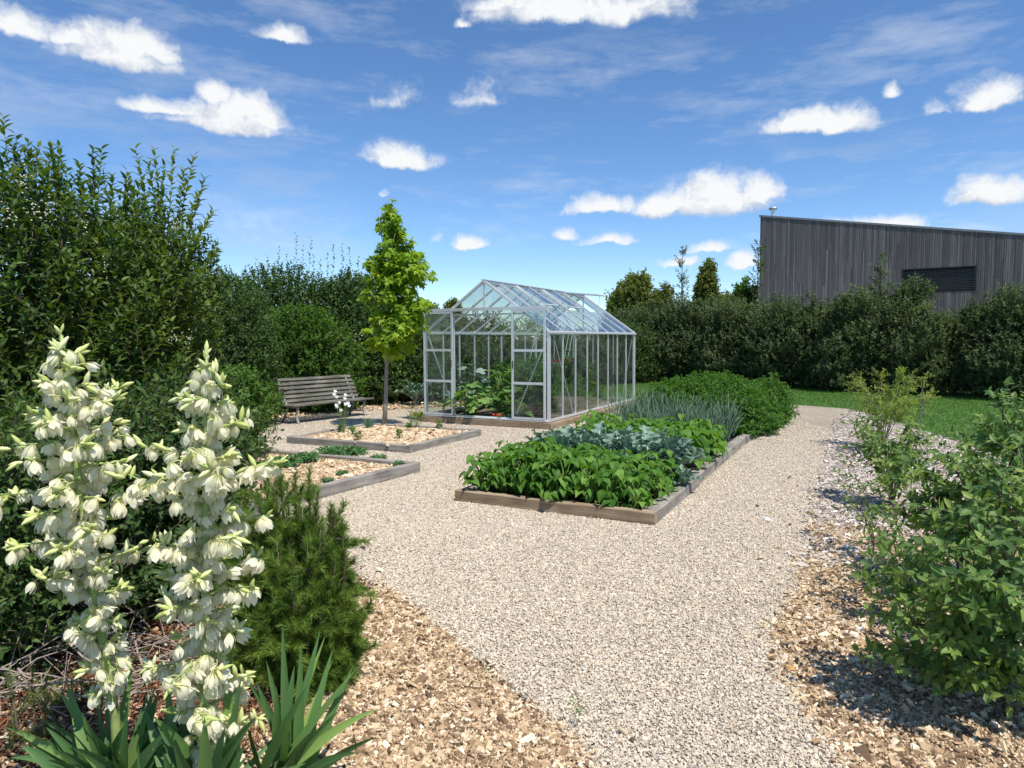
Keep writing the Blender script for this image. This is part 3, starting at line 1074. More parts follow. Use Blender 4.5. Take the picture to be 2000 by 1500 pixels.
def greenhouse():
    R = GH_ROOT
    W, Ln, hb, he, hr = GW, GLn, .146, 1.72, 2.66
    nb = 8
    bay = Ln / nb

    def part(name, fn, m=M_ALU, parent=R, **k):
        a = Acc()
        fn(a)
        return a.build(name, m, parent, **k)
    # timber base
    for (x, y, sx, sy) in ((-W / 2, -.03, W + .16, .10), (-W / 2, Ln + .03, W + .16, .10)):
        part('base_timber', lambda a: box(a, (x, y, hb / 2 - .012), (sx, sy, hb), ch=.006), M_TIMBER_TAN)
    for x in (.03, -W - .03):
        part('base_timber', lambda a: box(a, (x, Ln / 2, hb / 2 - .015), (.10, Ln - .045, hb - .006), ch=.006), M_TIMBER_TAN)
    z0 = hb + .0
    # sills
    def sills(a):
        box(a, (-W / 2, -.002, z0 + .018), (W - .05, .045, .04))
        box(a, (-W / 2, Ln, z0 + .018), (W - .05, .04, .04))
        for x in (0, -W):
            box(a, (x, Ln / 2, z0 + .018), (.04, Ln - .05, .04))
    part('sill_rail', sills)
    for x in (0, -W):
        for y in (0, Ln):
            part('corner_post', lambda a: box(a, (x, y, (z0 + he) / 2), (.05, .05, he - z0)))
    for x in (0, -W):
        part('eave_rail', lambda a: (box(a, (x, Ln / 2, he + .012), (.055, Ln + .06, .035)), box(a, (x + (.035 if x == 0 else -.035), Ln / 2, he - .002), (.03, Ln + .08, .03))))
    part('ridge_beam', lambda a: (box(a, (-W / 2, Ln / 2, hr), (.05, Ln + .06, .05)), box(a, (-W / 2, Ln / 2, hr + .03), (.09, Ln + .06, .012))))
    sl = math.atan2(hr - he, W / 2)
    for side in (0, 1):
        xe = 0 if side == 0 else -W
        sg = -1 if side == 0 else 1
        for k in range(nb + 1):
            y = k * bay
            end = k in (0, nb)
            wd_ = .045 if end else .028
            up = (sg * -math.sin(sl), 0, math.cos(sl))
            part('rafter', lambda a: bar(a, (xe, y, he + .02), (-W / 2, y, hr + .005), wd_, .03 if not end else .045, up))
            if 0 < k < nb:
                part('glazing_bar', lambda a: box(a, (xe, y, (z0 + .03 + he) / 2), (.028, .020, he - z0 - .03)))
        for k in range(nb):
            y0, y1 = k * bay + .012, (k + 1) * bay - .012
            part('wall_pane', lambda a: box(a, (xe, (y0 + y1) / 2, (z0 + he) / 2 + .02), (.004, y1 - y0, he - z0 - .05)), M_GLASS)
            vent = side == 0 and k in (2, 4, 6)
            nrm = np.array([-sg * math.sin(sl), 0, math.cos(sl)])
            e0 = np.array([xe, 0, he + .03])
            e1 = np.array([-W / 2, 0, hr - .01])
            cut = .52
            top = e0 + (e1 - e0) * (cut if vent else .99)
            ym = (y0 + y1) / 2
            part('roof_pane', lambda a: bar(a, e0 + (0, ym, 0), top + (0, ym, 0), y1 - y0, .004, nrm), M_GLASS)
            if vent:
                hinge = e1 + nrm * .03 + (0, ym, 0)
                d = norm(e0 - e1)
                opn = math.radians(29 if k == 6 else 3)
                Rm = np.array(Matrix.Rotation(-opn, 3, 'Y'))
                d2 = Rm @ d
                n2 = Rm @ nrm
                Lv = np.linalg.norm(e1 - e0) * .48
                e = hinge + d2 * Lv

                def vf(a):
                    for s in (-1, 1):
                        o_ = np.array([0, s * (bay / 2 - .02), 0])
                        bar(a, hinge + o_, e + o_, .022, .022, n2)
                    bar(a, e + (0, -bay / 2 + .01, 0), e + (0, bay / 2 - .01, 0), .03, .024, n2)
                    bar(a, hinge + (0, -bay / 2 + .01, 0), hinge + (0, bay / 2 - .01, 0), .03, .024, n2)
                v = part('roof_vent', vf)
                part('vent_pane', lambda a: bar(a, hinge + d2 * .02, e - d2 * .02, bay - .05, .004, n2), M_GLASS, v)
                if k == 6:
                    part('vent_stay', lambda a: tube(a, [e * 1.0, e0 + (e1 - e0) * .45 + (0, ym, 0)], .007, 5), M_ALU, v)
    # gables
    for y, nm in ((0, 'front'), (Ln, 'back')):
        yy = y
        part('gable_rail', lambda a: box(a, (-W / 2, yy + (.0 if y else .0), he + .01), (W - .06, .03, .03)) if y else box(a, (-W / 2, yy, 2.06), (W * .66, .03, .03)))
        part('gable_post', lambda a: box(a, (-W / 2, yy, (2.06 + hr) / 2 if not y else (he + hr) / 2), (.024, .024, hr - (2.06 if not y else he) - .03)))
        if y:
            for fx in (.2, .4, .6, .8):
                part('glazing_bar', lambda a: box(a, (-W * fx, yy, (z0 + he) / 2), (.02, .024, he - z0 - .04)))
            def gp_(a):
                a.add([(0 - .03, yy + .001, z0 + .03), (-W + .03, yy + .001, z0 + .03), (-W + .03, yy + .001, he), (-W / 2, yy + .001, hr - .04), (-.03, yy + .001, he)], [np.array([[0, 1, 2, 3, 4]])])
            part('gable_pane', gp_, M_GLASS)
        else:
            def gp_(a):
                k_ = (2.075 - he) / (hr - he)
                a.add([(-W / 2 * k_ - .02, .001, 2.075), (-W + W / 2 * k_ + .02, .001, 2.075), (-W / 2, .001, hr - .05)], [np.array([[0, 1, 2]])])
            part('gable_pane', gp_, M_GLASS)
            # fixed side panes beside the opening
            for x0_, x1_ in ((-W + .03, -W + .62), (-.70, -.03)):
                def sp_(a):
                    def zt_(x):
                        return he + (hr - he) * (min(-x, W + x) / (W / 2)) - .03
                    xi = x1_ if x0_ < -W / 2 else x0_
                    xo = x0_ if x0_ < -W / 2 else x1_
                    a.add([(x0_, .002, z0 + .04), (x1_, .002, z0 + .04), (x1_, .002, min(2.04, zt_(x1_))), (x0_, .002, min(2.04, zt_(x0_)))], [np.array([[0, 1, 2, 3]])])
                part('front_pane', sp_, M_GLASS)
            for x in (-W + .64, -.72):
                part('door_jamb', lambda a: box(a, (x, 0, (z0 + 2.05) / 2 + .02), (.03, .03, 2.05 - z0 - .04)))
    # door track and doors
    part('door_track', lambda a: (box(a, (-W / 2 - .0, -.055, 2.155), (W + .02, .05, .055)), box(a, (-W / 2, -.05, z0 - .0 + .012), (W, .05, .022))))
    for x0_, x1_, lb in ((-W + .0, -W + .655, 'sliding door slid to the left over the opening side'), (-.70, -.035, 'sliding door slid to the right corner')):
        zb, ztp = z0 + .03, 2.125
        H = ztp - zb
        yD = -.065
        zr = [zb + .02, zb + H * .33, zb + H * .63, ztp - .02]

        def df(a):
            for x in (x0_ + .018, x1_ - .018):
                box(a, (x, yD, (zb + ztp) / 2), (.036, .028, H))
            for q_, z in enumerate(zr):
                box(a, ((x0_ + x1_) / 2, yD, z), (x1_ - x0_ - .074, .026, .045 if q_ in (1, 2) else .035))
        d = part('sliding_door', df)
        for q_ in range(3):
            part('door_pane', lambda a: box(a, ((x0_ + x1_) / 2, yD, (zr[q_] + zr[q_ + 1]) / 2), (x1_ - x0_ - .07, .004, zr[q_ + 1] - zr[q_] - .02)), M_GLASS, d)
        xh = x1_ - .03 if x0_ < -W / 2 else x0_ + .03
        part('handle', lambda a: box(a, (xh, yD - .025, zb + H * .5), (.014, .02, .14)), simple('handle_plastic', (.05, .05, .05), .5), d)
    # braces
    for (p, q_) in (((-.02, .35 * bay, he - .02), (-.02, 1.9 * bay, z0 + .05)), ((-.02, Ln - .1 * bay, he - .02), (-.02, Ln - 1.35 * bay, z0 + .05)),
                    ((-W + .02, .1 * bay, he - .02), (-W + .02, 1.5 * bay, z0 + .05)), ((-W + .03, .03, he - .05), (-W + .62, .03, z0 + .1)), ((-.05, .03, he - .1), (-.66, .03, z0 + .1)),
                    ((-W + .02, Ln - .1 * bay, he - .02), (-W + .02, Ln - 1.4 * bay, z0 + .05)), ((-.05, 2.0 * bay, he + .07), (-W / 2 + .1, 4.4 * bay, hr - .12))):
        part('brace', lambda a: bar(a, p, q_, .022, .006, (1, 0, .1) if abs(p[0] - q_[0]) < .1 else (0, 1, .1)))
    # earth inside
    def soil(a):
        g_ = 14
        xs = np.linspace(-W + .07, -.07, g_)
        ys = np.linspace(.05, Ln - .05, 24)
        X_, Y_ = np.meshgrid(xs, ys)
        rg = np.random.default_rng(8)
        Z_ = .06 + rg.uniform(0, .03, X_.shape)
        i_, j_ = np.meshgrid(np.arange(23), np.arange(g_ - 1), indexing='ij')
        q_ = (i_ * g_ + j_).ravel()
        a.add(np.stack([X_.ravel(), Y_.ravel(), Z_.ravel()], 1), np.stack([q_, q_ + 1, q_ + g_ + 1, q_ + g_], 1))
    part('soil', soil, simple('greenhouse_soil', (.16, .12, .08), .95, nscale=20, namt=.5, bstr=.8))


greenhouse()


def ghp(x, y, z=0.0):
    p = GH + eb * x + ea * y
    return (p[0], p[1], z)


# ------------------------------------------------------------------ greenhouse contents
def stalk_leaf_plant(name, label, cat, loc, seed, n, hgt, spread, ll, tm, m_leaf, grp=None, stemr=.006, m_stem=None, rz=0):
    """rosette: long petioles each carrying one broad blade"""
    rg = np.random.default_rng(seed)
    root = thing(name, label, cat, loc, rz, grp)
    A, T = Acc(), Acc()
    th = np.arange(n) * 2.4 + rg.uniform(-.3, .3, n)
    u = (np.arange(n) + .5) / n
    rad = spread * (1.05 - .8 * u) * rg.uniform(.6, 1.1, n)
    hz = hgt * (.35 + .6 * u) * rg.uniform(.8, 1.12, n)
    E = np.stack([rad * np.cos(th), rad * np.sin(th), hz], 1)
    for e in E:
        tube(T, [(0, 0, 0.0), e * np.array([.4, .4, .65]), e], [stemr * 1.3, stemr, stemr * .6], 4)
    out = np.stack([np.cos(th), np.sin(th), np.full(n, -.15) + u * .3], 1) + rg.normal(0, .2, (n, 3))
    Z = np.stack([-np.cos(th) * .3, -np.sin(th) * .3, np.ones(n)], 1) + rg.normal(0, .25, (n, 3))
    scatter(A, tm, E - norm(out) * ll * .1, frames(out, Z), ll * rg.uniform(.65, 1.15, n), np.clip(rg.normal(.5, .22, n), 0, 1))
    A.build('leaves', m_leaf, root)
    T.build('stalks', m_stem or M_STEM, root, smooth=True)
    return root


rg = np.random.default_rng(77)
stalk_leaf_plant('squash_plant', 'large leaved squash plant spilling out of the greenhouse doorway over the sill', 'plant', ghp(-1.75, .24, .07), 5, 40, .72, .48, .23, SQUASH, ML['squash'], None, .008)
stalk_leaf_plant('squash_plant', 'grey green squash leaves high behind the left glass door', 'plant', ghp(-2.1, .85, .07), 6, 34, 1.0, .45, .26, SQUASH, ML['blueg'], None, .008)
stalk_leaf_plant('squash_plant', 'squash plant in the middle of the greenhouse doorway behind the sill', 'plant', ghp(-1.15, .75, .07), 7, 36, .62, .5, .2, SQUASH, ML['squash'], None, .008)
stalk_leaf_plant('squash_plant', 'low squash plant at the right side of the greenhouse doorway', 'plant', ghp(-.95, .35, .07), 8, 30, .42, .36, .17, SQUASH, ML['squash'], None, .007)
stalk_leaf_plant('squash_plant', 'tall squash plant climbing in the centre of the greenhouse', 'plant', ghp(-1.6, 1.2, .07), 9, 44, 1.05, .5, .22, SQUASH, ML['squash'], None, .008)
for k, (x, y, s, lb) in enumerate(((-1.5, 1.9, 1.15, 'leafy tomato plant in the greenhouse behind the doorway squash'), (-.55, 1.0, .95, 'tomato plant behind the right glass door'), (-.35, 2.0, 1.1, 'tomato plant with a yellow flower against the right glass wall'),
                                   (-2.1, 2.4, 1.0, 'tomato plant along the left glass wall inside the greenhouse'), (-.45, 3.1, .9, 'rearmost tomato plant by the right glass wall'), (-1.0, 1.45, 1.05, 'bushy tomato plant just right of the tall central squash'), (-1.4, 2.9, 1.1, 'tomato plant in the middle of the rear of the greenhouse'))):
    t = thing('tomato_plant', lb, 'plant', ghp(x, y, .07), k * 1.3, 'tomato plants in the greenhouse')
    if k == 0:
        T0 = t
        shrub_parts(t, 200, [(0, 0, .6, .38, .38, .55)], 420, .2, 9, .065, LOW, ML['tomato'], M_STEM, up=.2, nb=8, br=.007, ang=60, droop=.25, twr=.002)
    else:
        for ch in T0.children:
            c = ch.copy()
            SC.collection.objects.link(c)
            c.parent = t
        t.scale = (s, s, s)
sh = thing('shelf', 'grey hanging shelf inside the greenhouse under an orange tray', 'shelf', ghp(-.9, 2.4, 1.1), -TH)
a = Acc()
for dy in (-.12, -.04, .04, .12):
    box(a, (0, dy, 0), (.95, .06, .012))
a.build('board', simple('shelf_metal', (.4, .42, .43), .5, .5), sh)
a = Acc()
for dx in (-.42, .42):
    for dy in (-.13, .13):
        bar(a, (dx, dy, -1.03), (dx, dy, -.008), .02, .02, (1, 0, 0))
a.build('leg', M_ALU, sh)
tr = thing('tray', 'orange plastic tray on the greenhouse shelf', 'tray', ghp(-.80, 2.38, 1.108), -TH)
a = Acc()
box(a, (0, 0, .006), (.36, .22, .008))
for (c, s) in (((0, -.11, .03), (.36, .01, .055)), ((0, .11, .03), (.36, .01, .055)), ((-.18, 0, .03), (.01, .21, .055)), ((.18, 0, .03), (.01, .21, .055)), ((0, -.118, .056), (.38, .014, .008)), ((0, .118, .056), (.38, .014, .008))):
    box(a, c, s)
a.build('body', simple('orange_plastic', (.62, .13, .05), .45), tr)
a = Acc()
for k in range(5):
    th = k * 1.25
    cx_, cy_ = -.11 + k * .055, .03 * (-1) ** k
    tube(a, [(cx_, cy_, .01), (cx_, cy_, .07)], [.022, .032], 8)
a.build('pots', simple('dark_pot', (.10, .04, .03), .6), tr)
for k, (x, y, dx) in enumerate(((-.58, 2.1, .16), (-.50, 2.1, .16))):
    st = thing('plant_stake', 'white cane leaning %s inside the greenhouse behind the orange tray' % ('with its twin, the left one,' if k == 0 else 'with its twin, the right one,'), 'cane', ghp(x - .25, y, .08), -TH, 'white canes in the greenhouse')
    a = Acc()
    tube(a, [(0, 0, 0), (dx, 0, .8), (dx * 2, 0, 1.6)], .011, 6)
    for q_ in range(6):
        tube(a, [(dx * (.5 + q_ * .22), -.012, .4 + q_ * .18), (dx * (.5 + q_ * .22) + .06, -.012, .41 + q_ * .18)], .004, 4)
    a.build('pole', simple('white_cane', (.75, .75, .72), .5), st)
# small red can and white bag in the doorway
a = Acc()
tube(a, [(0, 0, 0), (.12, .02, 0.0), (.15, .02, 0)], [.028, .032, .02], 8)
tube(a, [(-.03, .0, 0), (-.07, -.01, .01)], [.012, .02], 6)
o = a.build('red_bottle', simple('red_plastic', (.6, .03, .02), .4), None, smooth=True, label='small red bottle lying on the greenhouse door sill', category='bottle')
o.location = ghp(-1.08, .03, .215)
o.rotation_euler = (0, 0, -TH)
rr = np.random.default_rng(9)
a = Acc()
for k in range(7):
    c = np.array([rr.normal(0, .06), rr.normal(0, .03), .04 + rr.uniform(0, .06)])
    V = norm(rr.normal(0, 1, (14, 3)))
    th = np.linspace(0, 2 * math.pi, 7)[:-1]
    P_ = [(c[0] + .05 * math.cos(t_) * rr.uniform(.6, 1.2), c[1] + .04 * math.sin(t_), c[2] + rr.normal(0, .02)) for t_ in th] + [(c[0], c[1], c[2] + .05), (c[0], c[1], c[2] - .05)]
    a.add(P_, [np.array([[q_, (q_ + 1) % 6, 6] for q_ in range(6)] + [[(q_ + 1) % 6, q_, 7] for q_ in range(6)])])
o = a.build('crumpled_bag', simple('white_bag', (.72, .70, .66), .6), None, label='crumpled white bag just inside the greenhouse door sill', category='bag')
o.location = ghp(-.90, .14, .09)

# ------------------------------------------------------------------ raised beds
def timber(root, p0, p1, w, z0, z1, m_, side=1, seed=0, label=None):
    """p0->p1 is the outer edge; the timber lies on its left (side=1) or right"""
    p0, p1 = np.array(p0, float), np.array(p1, float)
    d = norm(p1 - p0)
    nrm = np.array([-d[1], d[0]]) * side
    ln = np.linalg.norm(p1 - p0)
    rg = np.random.default_rng(seed)
    ns = max(3, int(ln / .22))
    h = z1 - z0
    c = .008
    prof = np.array([(c, 0), (w - c, 0), (w, c), (w, h - c), (w - c, h), (c, h), (0, h - c), (0, c)])
    t = np.linspace(0, ln, ns)
    V = []
    wx, wz = rg.normal(0, .0022, ns), rg.normal(0, .002, ns)
    for k in range(ns):
        for (a_, b_) in prof:
            e = rg.normal(0, .0008, 2)
            V.append((a_ + wx[k] + e[0], t[k], b_ + z0 + wz[k] + e[1]))
    q_ = []
    for k in range(ns - 1):
        for j_ in range(8):
            q_.append([k * 8 + j_, k * 8 + (j_ + 1) % 8, (k + 1) * 8 + (j_ + 1) % 8, (k + 1) * 8 + j_])
    a = Acc()
    a.add(np.array(V), [np.array(q_), np.array([list(range(8))]), np.array([[(ns - 1) * 8 + j_ for j_ in range(7, -1, -1)]])])
    o = a.build('timber', m_, root)
    # local frame: x = into the bed, y = along
    M4 = Matrix(((nrm[0], d[0], 0, p0[0]), (nrm[1], d[1], 0, p0[1]), (0, 0, 1, 0), (0, 0, 0, 1)))
    o.matrix_parent_inverse = Matrix.Identity(4)
    o.matrix_local = root.matrix_basis.inverted() @ M4 if False else M4
    if label:
        o['label'] = label
    return o


def rotm(p):
    return p


vb = thing('raised_bed', 'long vegetable bed of bare soil framed by grey and tan sleepers', 'raised bed')
timber(vb, bedpt(-BW, 0), bedpt(0, 0), .085, -.03, .127, M_TIMBER_TAN, 1, 1)
timber(vb, bedpt(-.004, .088), bedpt(-.004, 1.75), .14, -.03, .124, M_TIMBER, 1, 2)
timber(vb, bedpt(-.035, 1.756), bedpt(-.035, 5.1), .13, -.03, .118, M_TIMBER, 1, 3)
timber(vb, bedpt(-.015, 5.106), bedpt(-.015, BL), .13, -.03, .120, M_TIMBER, 1, 4)
timber(vb, bedpt(-BW, BL), bedpt(-BW, .09), .10, -.03, .118, M_TIMBER, 1, 5)
timber(vb, bedpt(-.15, BL - .0), bedpt(-BW + .105, BL), .10, -.03, .12, M_TIMBER, 1, 6)
a = Acc()
gx_, gy_ = 22, 90
X_, Y_ = np.meshgrid(np.linspace(-BW + .06, -.06, gx_), np.linspace(.05, BL - .05, gy_))
rg = np.random.default_rng(4)
Z_ = .055 + rg.uniform(-.012, .02, X_.shape)
P_ = BED[None, None] + eb * X_[..., None] + ea * Y_[..., None]
i_, j_ = np.meshgrid(np.arange(gy_ - 1), np.arange(gx_ - 1), indexing='ij')
q_ = (i_ * gx_ + j_).ravel()
a.add(np.stack([P_[..., 0].ravel(), P_[..., 1].ravel(), Z_.ravel()], 1), np.stack([q_, q_ + 1, q_ + gx_ + 1, q_ + gx_], 1))
a.build('soil', M_SOIL, vb)


def flowerbed(lbl, poly, zt_, zs, m_, seed, w=.09):
    root = thing('raised_bed', lbl, 'raised bed')
    n = len(poly)
    for k in range(n):
        p, q2 = np.array(poly[k]), np.array(poly[(k + 1) % n])
        d = norm(q2 - p)
        if k % 2:
            p, q2 = p + d * (w + .002), q2 - d * (w + .002)
        timber(root, p, q2, w, -.03, zt_, m_, 1, seed + k)
    c = np.mean(poly, 0)
    a = Acc()
    g_ = 30
    u, v = np.meshgrid(np.linspace(.015, .985, g_), np.linspace(.015, .985, g_))
    P = (1 - u)[..., None] * ((1 - v)[..., None] * poly[0] + v[..., None] * poly[3]) + u[..., None] * ((1 - v)[..., None] * poly[1] + v[..., None] * poly[2])
    rg = np.random.default_rng(seed)
    Z = zs + rg.uniform(-.006, .01, u.shape)
    i_, j_ = np.meshgrid(np.arange(g_ - 1), np.arange(g_ - 1), indexing='ij')
    q_ = (i_ * g_ + j_).ravel()
    a.add(np.stack([P[..., 0].ravel(), P[..., 1].ravel(), Z.ravel()], 1), np.stack([q_, q_ + 1, q_ + g_ + 1, q_ + g_], 1))
    a.build('mulch', M_SSHEET, root)
    a = Acc()
    lo, hi = np.min(poly, 0), np.max(poly, 0)
    sh_ = [c + (np.array(p) - c) * .96 for p in poly]
    litter(a, rg, 34000, (lo[0], hi[0], lo[1], hi[1]), lambda P: np.ones(len(P)), .028, .2, ch_t, lambda P: inside(P, sh_), zs, .3)
    a.build('straw', M_STRAW, root, kind='stuff')
    return root


flowerbed('square bed of sandy mulch round the young maple tree', bA, .125, .085, M_TIMBER, 30)
flowerbed('bed of straw mulch with strawberries, half hidden by the pine', bB, .14, .085, M_TIMBER, 40)

# ------------------------------------------------------------------ bench
def bench():
    fl, fr = G(572.7, 792.6, .38)[:2], G(730.8, 777.3, .38)[:2]
    d = norm(fr - fl)
    root = thing('garden_bench', 'weathered grey slatted timber bench with curved legs in front of the shrubs', 'bench', (fl[0], fl[1], 0), math.atan2(d[1], d[0]))
    Lb = np.linalg.norm(fr - fl)
    # local: x along, +y backwards
    ys = [.03, .115, .20, .285, .365]
    zs = [.372, .366, .36, .358, .365]
    a = Acc()
    for y, z in zip(ys, zs):
        box(a, (Lb / 2 + (.0), y, z), (Lb, .072, .034), ch=.006)
    a.build('seat', M_BENCHW, root)
    a = Acc()
    for k in range(6):
        t = k / 5
        y, z = .42 + .17 * t + .05 * t * t, .43 + .40 * t
        R = np.array(Matrix.Rotation(math.radians(66 - 8 * t), 3, 'X'))
        box(a, (Lb / 2 - .02, y, z), (Lb - .12, .062, .026), R=R, ch=.005)
    a.build('backrest', M_BENCHW, root)
    for x in (.14, Lb - .22):
        a = Acc()
        tube(a, [(x, .03, .0), (x, .055, .06), (x, .10, .18), (x, .07, .28), (x, .05, .345)], [.03, .024, .021, .024, .03], 8)
        a.build('leg', M_IRON, root, smooth=True)
        a = Acc()
        tube(a, [(x, .55, .0), (x, .50, .08), (x, .40, .22), (x, .37, .345)], [.03, .024, .022, .026], 8)
        a.build('leg', M_IRON, root, smooth=True)
        a = Acc()
        tube(a, [(x, .03, .338), (x, .2, .325), (x, .36, .33), (x, .44, .44), (x, .53, .62), (x, .66, .86)], [.02, .018, .02, .02, .018, .014], 6)
        tube(a, [(x, .075, .12), (x, .46, .12)], .012, 6)
        a.build('side_frame', M_IRON, root, smooth=True)


bench()

# ------------------------------------------------------------------ young maple
mp = G(750, 833, .075)
mt = thing('maple_tree', 'young upright maple with bright yellow green leaves standing in the square bed', 'tree', (mp[0], mp[1], .06))


def maple():
    rg = np.random.default_rng(21)
    z = lambda py: AT(750, py, mp[1])[2] - .06
    xo = lambda px: AT(px, 700, mp[1])[0] - mp[0]
    blobs = [(xo(768), 0, z(640), .50, .5, .42), (xo(792), 0, z(600), .48, .45, .42), (xo(750), 0, z(560), .40, .42, .42), (xo(785), 0, z(520), .50, .48, .45), (xo(738), 0, z(520), .22, .28, .22),
             (xo(775), 0, z(480), .36, .36, .4), (xo(768), 0, z(440), .24, .24, .34), (xo(768), 0, z(405), .10, .10, .28), (xo(755), 0, z(668), .34, .34, .2)]
    A, T = Acc(), Acc()
    n = 560
    P, S, f = sample_blobs(rg, blobs, n, 4, 3.2, .2)
    D = norm(S * .7 + np.array([0, 0, .35]) + rg.normal(0, .25, (n, 3)))
    LL = rg.uniform(.15, .32, n)
    shoots(A, T, rg, P - D * LL[:, None] * .8, D, LL, 8, .115, STAR, ang=75, droop=.35, opp=False, up_n=1.0, twr=.003, rn=.5 + .16 * lump(P * 2, 3) + rg.normal(0, .1, n), sidew=.4)
    A.build('crown', ML['maple'], mt)
    pts = [(0, 0, -.06), (xo(752), 0, z(780)), (xo(754), .02, z(720)), (xo(757), 0, z(650)), (xo(765), 0, z(540)), (xo(768), 0, z(430)), (xo(768), 0, z(400))]
    tube(T, pts, [.050, .036, .032, .028, .020, .011, .006], 9)
    for k in range(26):
        t_ = rg.uniform(0, 1)
        zz = z(690) + (z(430) - z(690)) * t_
        th = k * 2.4
        R_ = .5 * (1 - t_ * .75)
        b0 = np.array([xo(760), 0, zz])
        tube(T, [b0, b0 + (R_ * .5 * math.cos(th), R_ * .5 * math.sin(th), .16), b0 + (R_ * math.cos(th), R_ * math.sin(th), .42)], [.012, .008, .003], 4)
    T.build('trunk', M_BARKL, mt, smooth=True)


maple()

# ------------------------------------------------------------------ tall shrubs on the left
def near_shrub(label, px, D, r, h, seed, n=2200, mm='privet', ll=.074, K=14, Ln=.36, up=.62, extra=(), grp=None, name='privet_shrub', tm=PRIVET, **kw):
    p = AT(px, 663, D)
    t = thing(name, label, 'shrub', (p[0], p[1], 0), 0, grp)
    bl = [(0, 0, h * .42, r, r, h * .46), (r * .15, r * .2, h * .68, r * .85, r * .85, h * .27), (-r * .3, -r * .15, h * .25, r * .9, r * .9, h * .28)] + list(extra)
    return shrub_parts(t, seed, bl, n, Ln, K, ll, tm, ML[mm], M_BARK, up=up, nb=26, br=.016, **kw)


def tall_shoots(t, rg, spots, m_leaf, ll=.085, tm=PRIVET, K=34, ang=44, **kw):
    base = np.array(t.location)
    for (px, py, dd, ln, lean) in spots:
        A, T = Acc(), Acc()
        tip = AT(px, py, dd) - base
        d = norm(np.array([lean, rg.normal(0, .08), 1.0]))
        shoots(A, T, rg, (tip - d * ln)[None], d[None], np.array([ln]), K, ll, tm, twr=.004, rn=np.array([rg.uniform(.4, .8)]), tips=.3, **kw)
        k = A.n
        A.add(np.concatenate(T.v), T.f[0] * 1, .5, 1)
        A.build('shoot', [m_leaf, M_STEM], t)


GL = 'tall privet shrubs on the left'
s1 = near_shrub('tall privet shrub with upright shoots at the left edge behind the left yucca', -20, 4.6, 1.0, 3.05, 101, grp=GL)
s2 = near_shrub('tall privet shrub with white blossoms, second from the left edge', 150, 5.3, .95, 2.95, 102, grp=GL, n=2000)
s3 = near_shrub('tallest privet shrub ending the row, its leafy shoots leaning right over the sky', 280, 5.9, .62, 2.98, 103, grp=GL, n=1700)
rg = np.random.default_rng(31)
tall_shoots(s1, rg, [(5, 228, 4.5, .75, -.05), (40, 300, 4.6, .6, .1), (85, 330, 4.6, .5, .1), (-30, 260, 4.6, .7, -.1), (60, 300, 4.8, .5, 0)], ML['privet'])
tall_shoots(s2, rg, [(100, 285, 5.2, .6, -.1), (115, 282, 5.3, .6, .1), (155, 320, 5.1, .5, .05), (130, 330, 5.2, .5, -.1), (198, 292, 5.3, .65, .08), (175, 350, 5.2, .5, -.05), (220, 345, 5.2, .5, .1), (90, 350, 5.1, .4, 0), (248, 335, 5.3, .5, .12)], ML['privet'])
tall_shoots(s3, rg, [(265, 292, 5.8, .7, -.12), (300, 290, 5.9, .8, 0), (340, 288, 5.9, .8, .1), (378, 305, 6.0, .8, .25), (400, 348, 6.0, .6, .35), (415, 412, 6.0, .5, .6), (425, 490, 6.0, .5, .9), (405, 430, 5.9, .5, .5),
                         (290, 320, 5.7, .6, -.1), (320, 325, 5.7, .6, .05), (360, 330, 5.9, .6, .2), (250, 350, 5.8, .5, -.2), (390, 470, 5.8, .5, .7), (408, 540, 5.8, .45, .8), (385, 380, 5.9, .5, .35)], ML['privet'])
# creamy blossom clusters
bloss = simple('cream_blossom', (.62, .60, .45), .7)
for s, spots in ((s1, [(20, 420), (65, 410), (90, 405), (50, 350)]), (s2, [(55, 410), (90, 412), (210, 525), (35, 475), (165, 440)]), (s3, [(345, 442), (290, 620), (340, 660), (370, 665), (225, 405)])):
    A = Acc()
    for (px, py) in spots:
        c = AT(px, py, s.location.y - .72) - np.array(s.location)
        for k in range(16):
            q_ = c + rg.normal(0, .018, 3) * np.array([1, 1, 1.8])
            box(A, q_, (.006, .006, .006), R=np.array(Matrix.Rotation(rg.uniform(0, 3), 3, 'X')))
    A.build('blossom', bloss, s)

near_shrub('dark low privet bush under the row, directly behind the left yucca flowers', 40, 3.5, .8, 1.45, 104, n=1500, mm='privet2', ll=.055, name='low_shrub', up=.35)
near_shrub('dark low privet bush behind and between the two yuccas', 300, 4.1, .62, 1.5, 105, n=1500, mm='privet2', ll=.055, name='low_shrub', up=.35)
near_shrub('arching shrub with yellowish narrow leaves at the left end of the bench', 448, 8.6, .52, 1.45, 106, n=420, mm='round', ll=.085, Ln=.45, name='weigela_shrub', up=.45, ang=60, droop=.25)
near_shrub('low leafy shrub left of the pine, behind the right yucca', 350, 5.0, .42, 1.05, 107, n=600, mm='privet', ll=.06, name='low_shrub', up=.35)

near_shrub('dark ground hugging bush around the dead twigs below the left yucca flowers', 130, 3.75, .55, .8, 108, n=900, mm='privet2', ll=.05, name='low_shrub', up=.25)

# shrubs behind the bench
def far_shrub(label, px, D, rx, ry, ztop, seed, n, mm, ll=.075, K=10, Ln=.35, up=.5, name='garden_shrub', zc=None, tm=LOW, grp=None, **kw):
    p = AT(px, 663, D)
    t = thing(name, label, 'shrub', (p[0], p[1], 0), 0, grp)
    bl = [(0, 0, ztop * .45, rx, ry, ztop * .5), (rx * .1, 0, ztop * .2, rx * .95, ry * .95, ztop * .25), (-rx * .1, 0, ztop * .74, rx * .72, ry * .72, ztop * .24)]
    return shrub_parts(t, seed, bl, n, Ln, K, ll, tm, ML[mm], M_BARK, up=up, nb=18, br=.02, **kw)


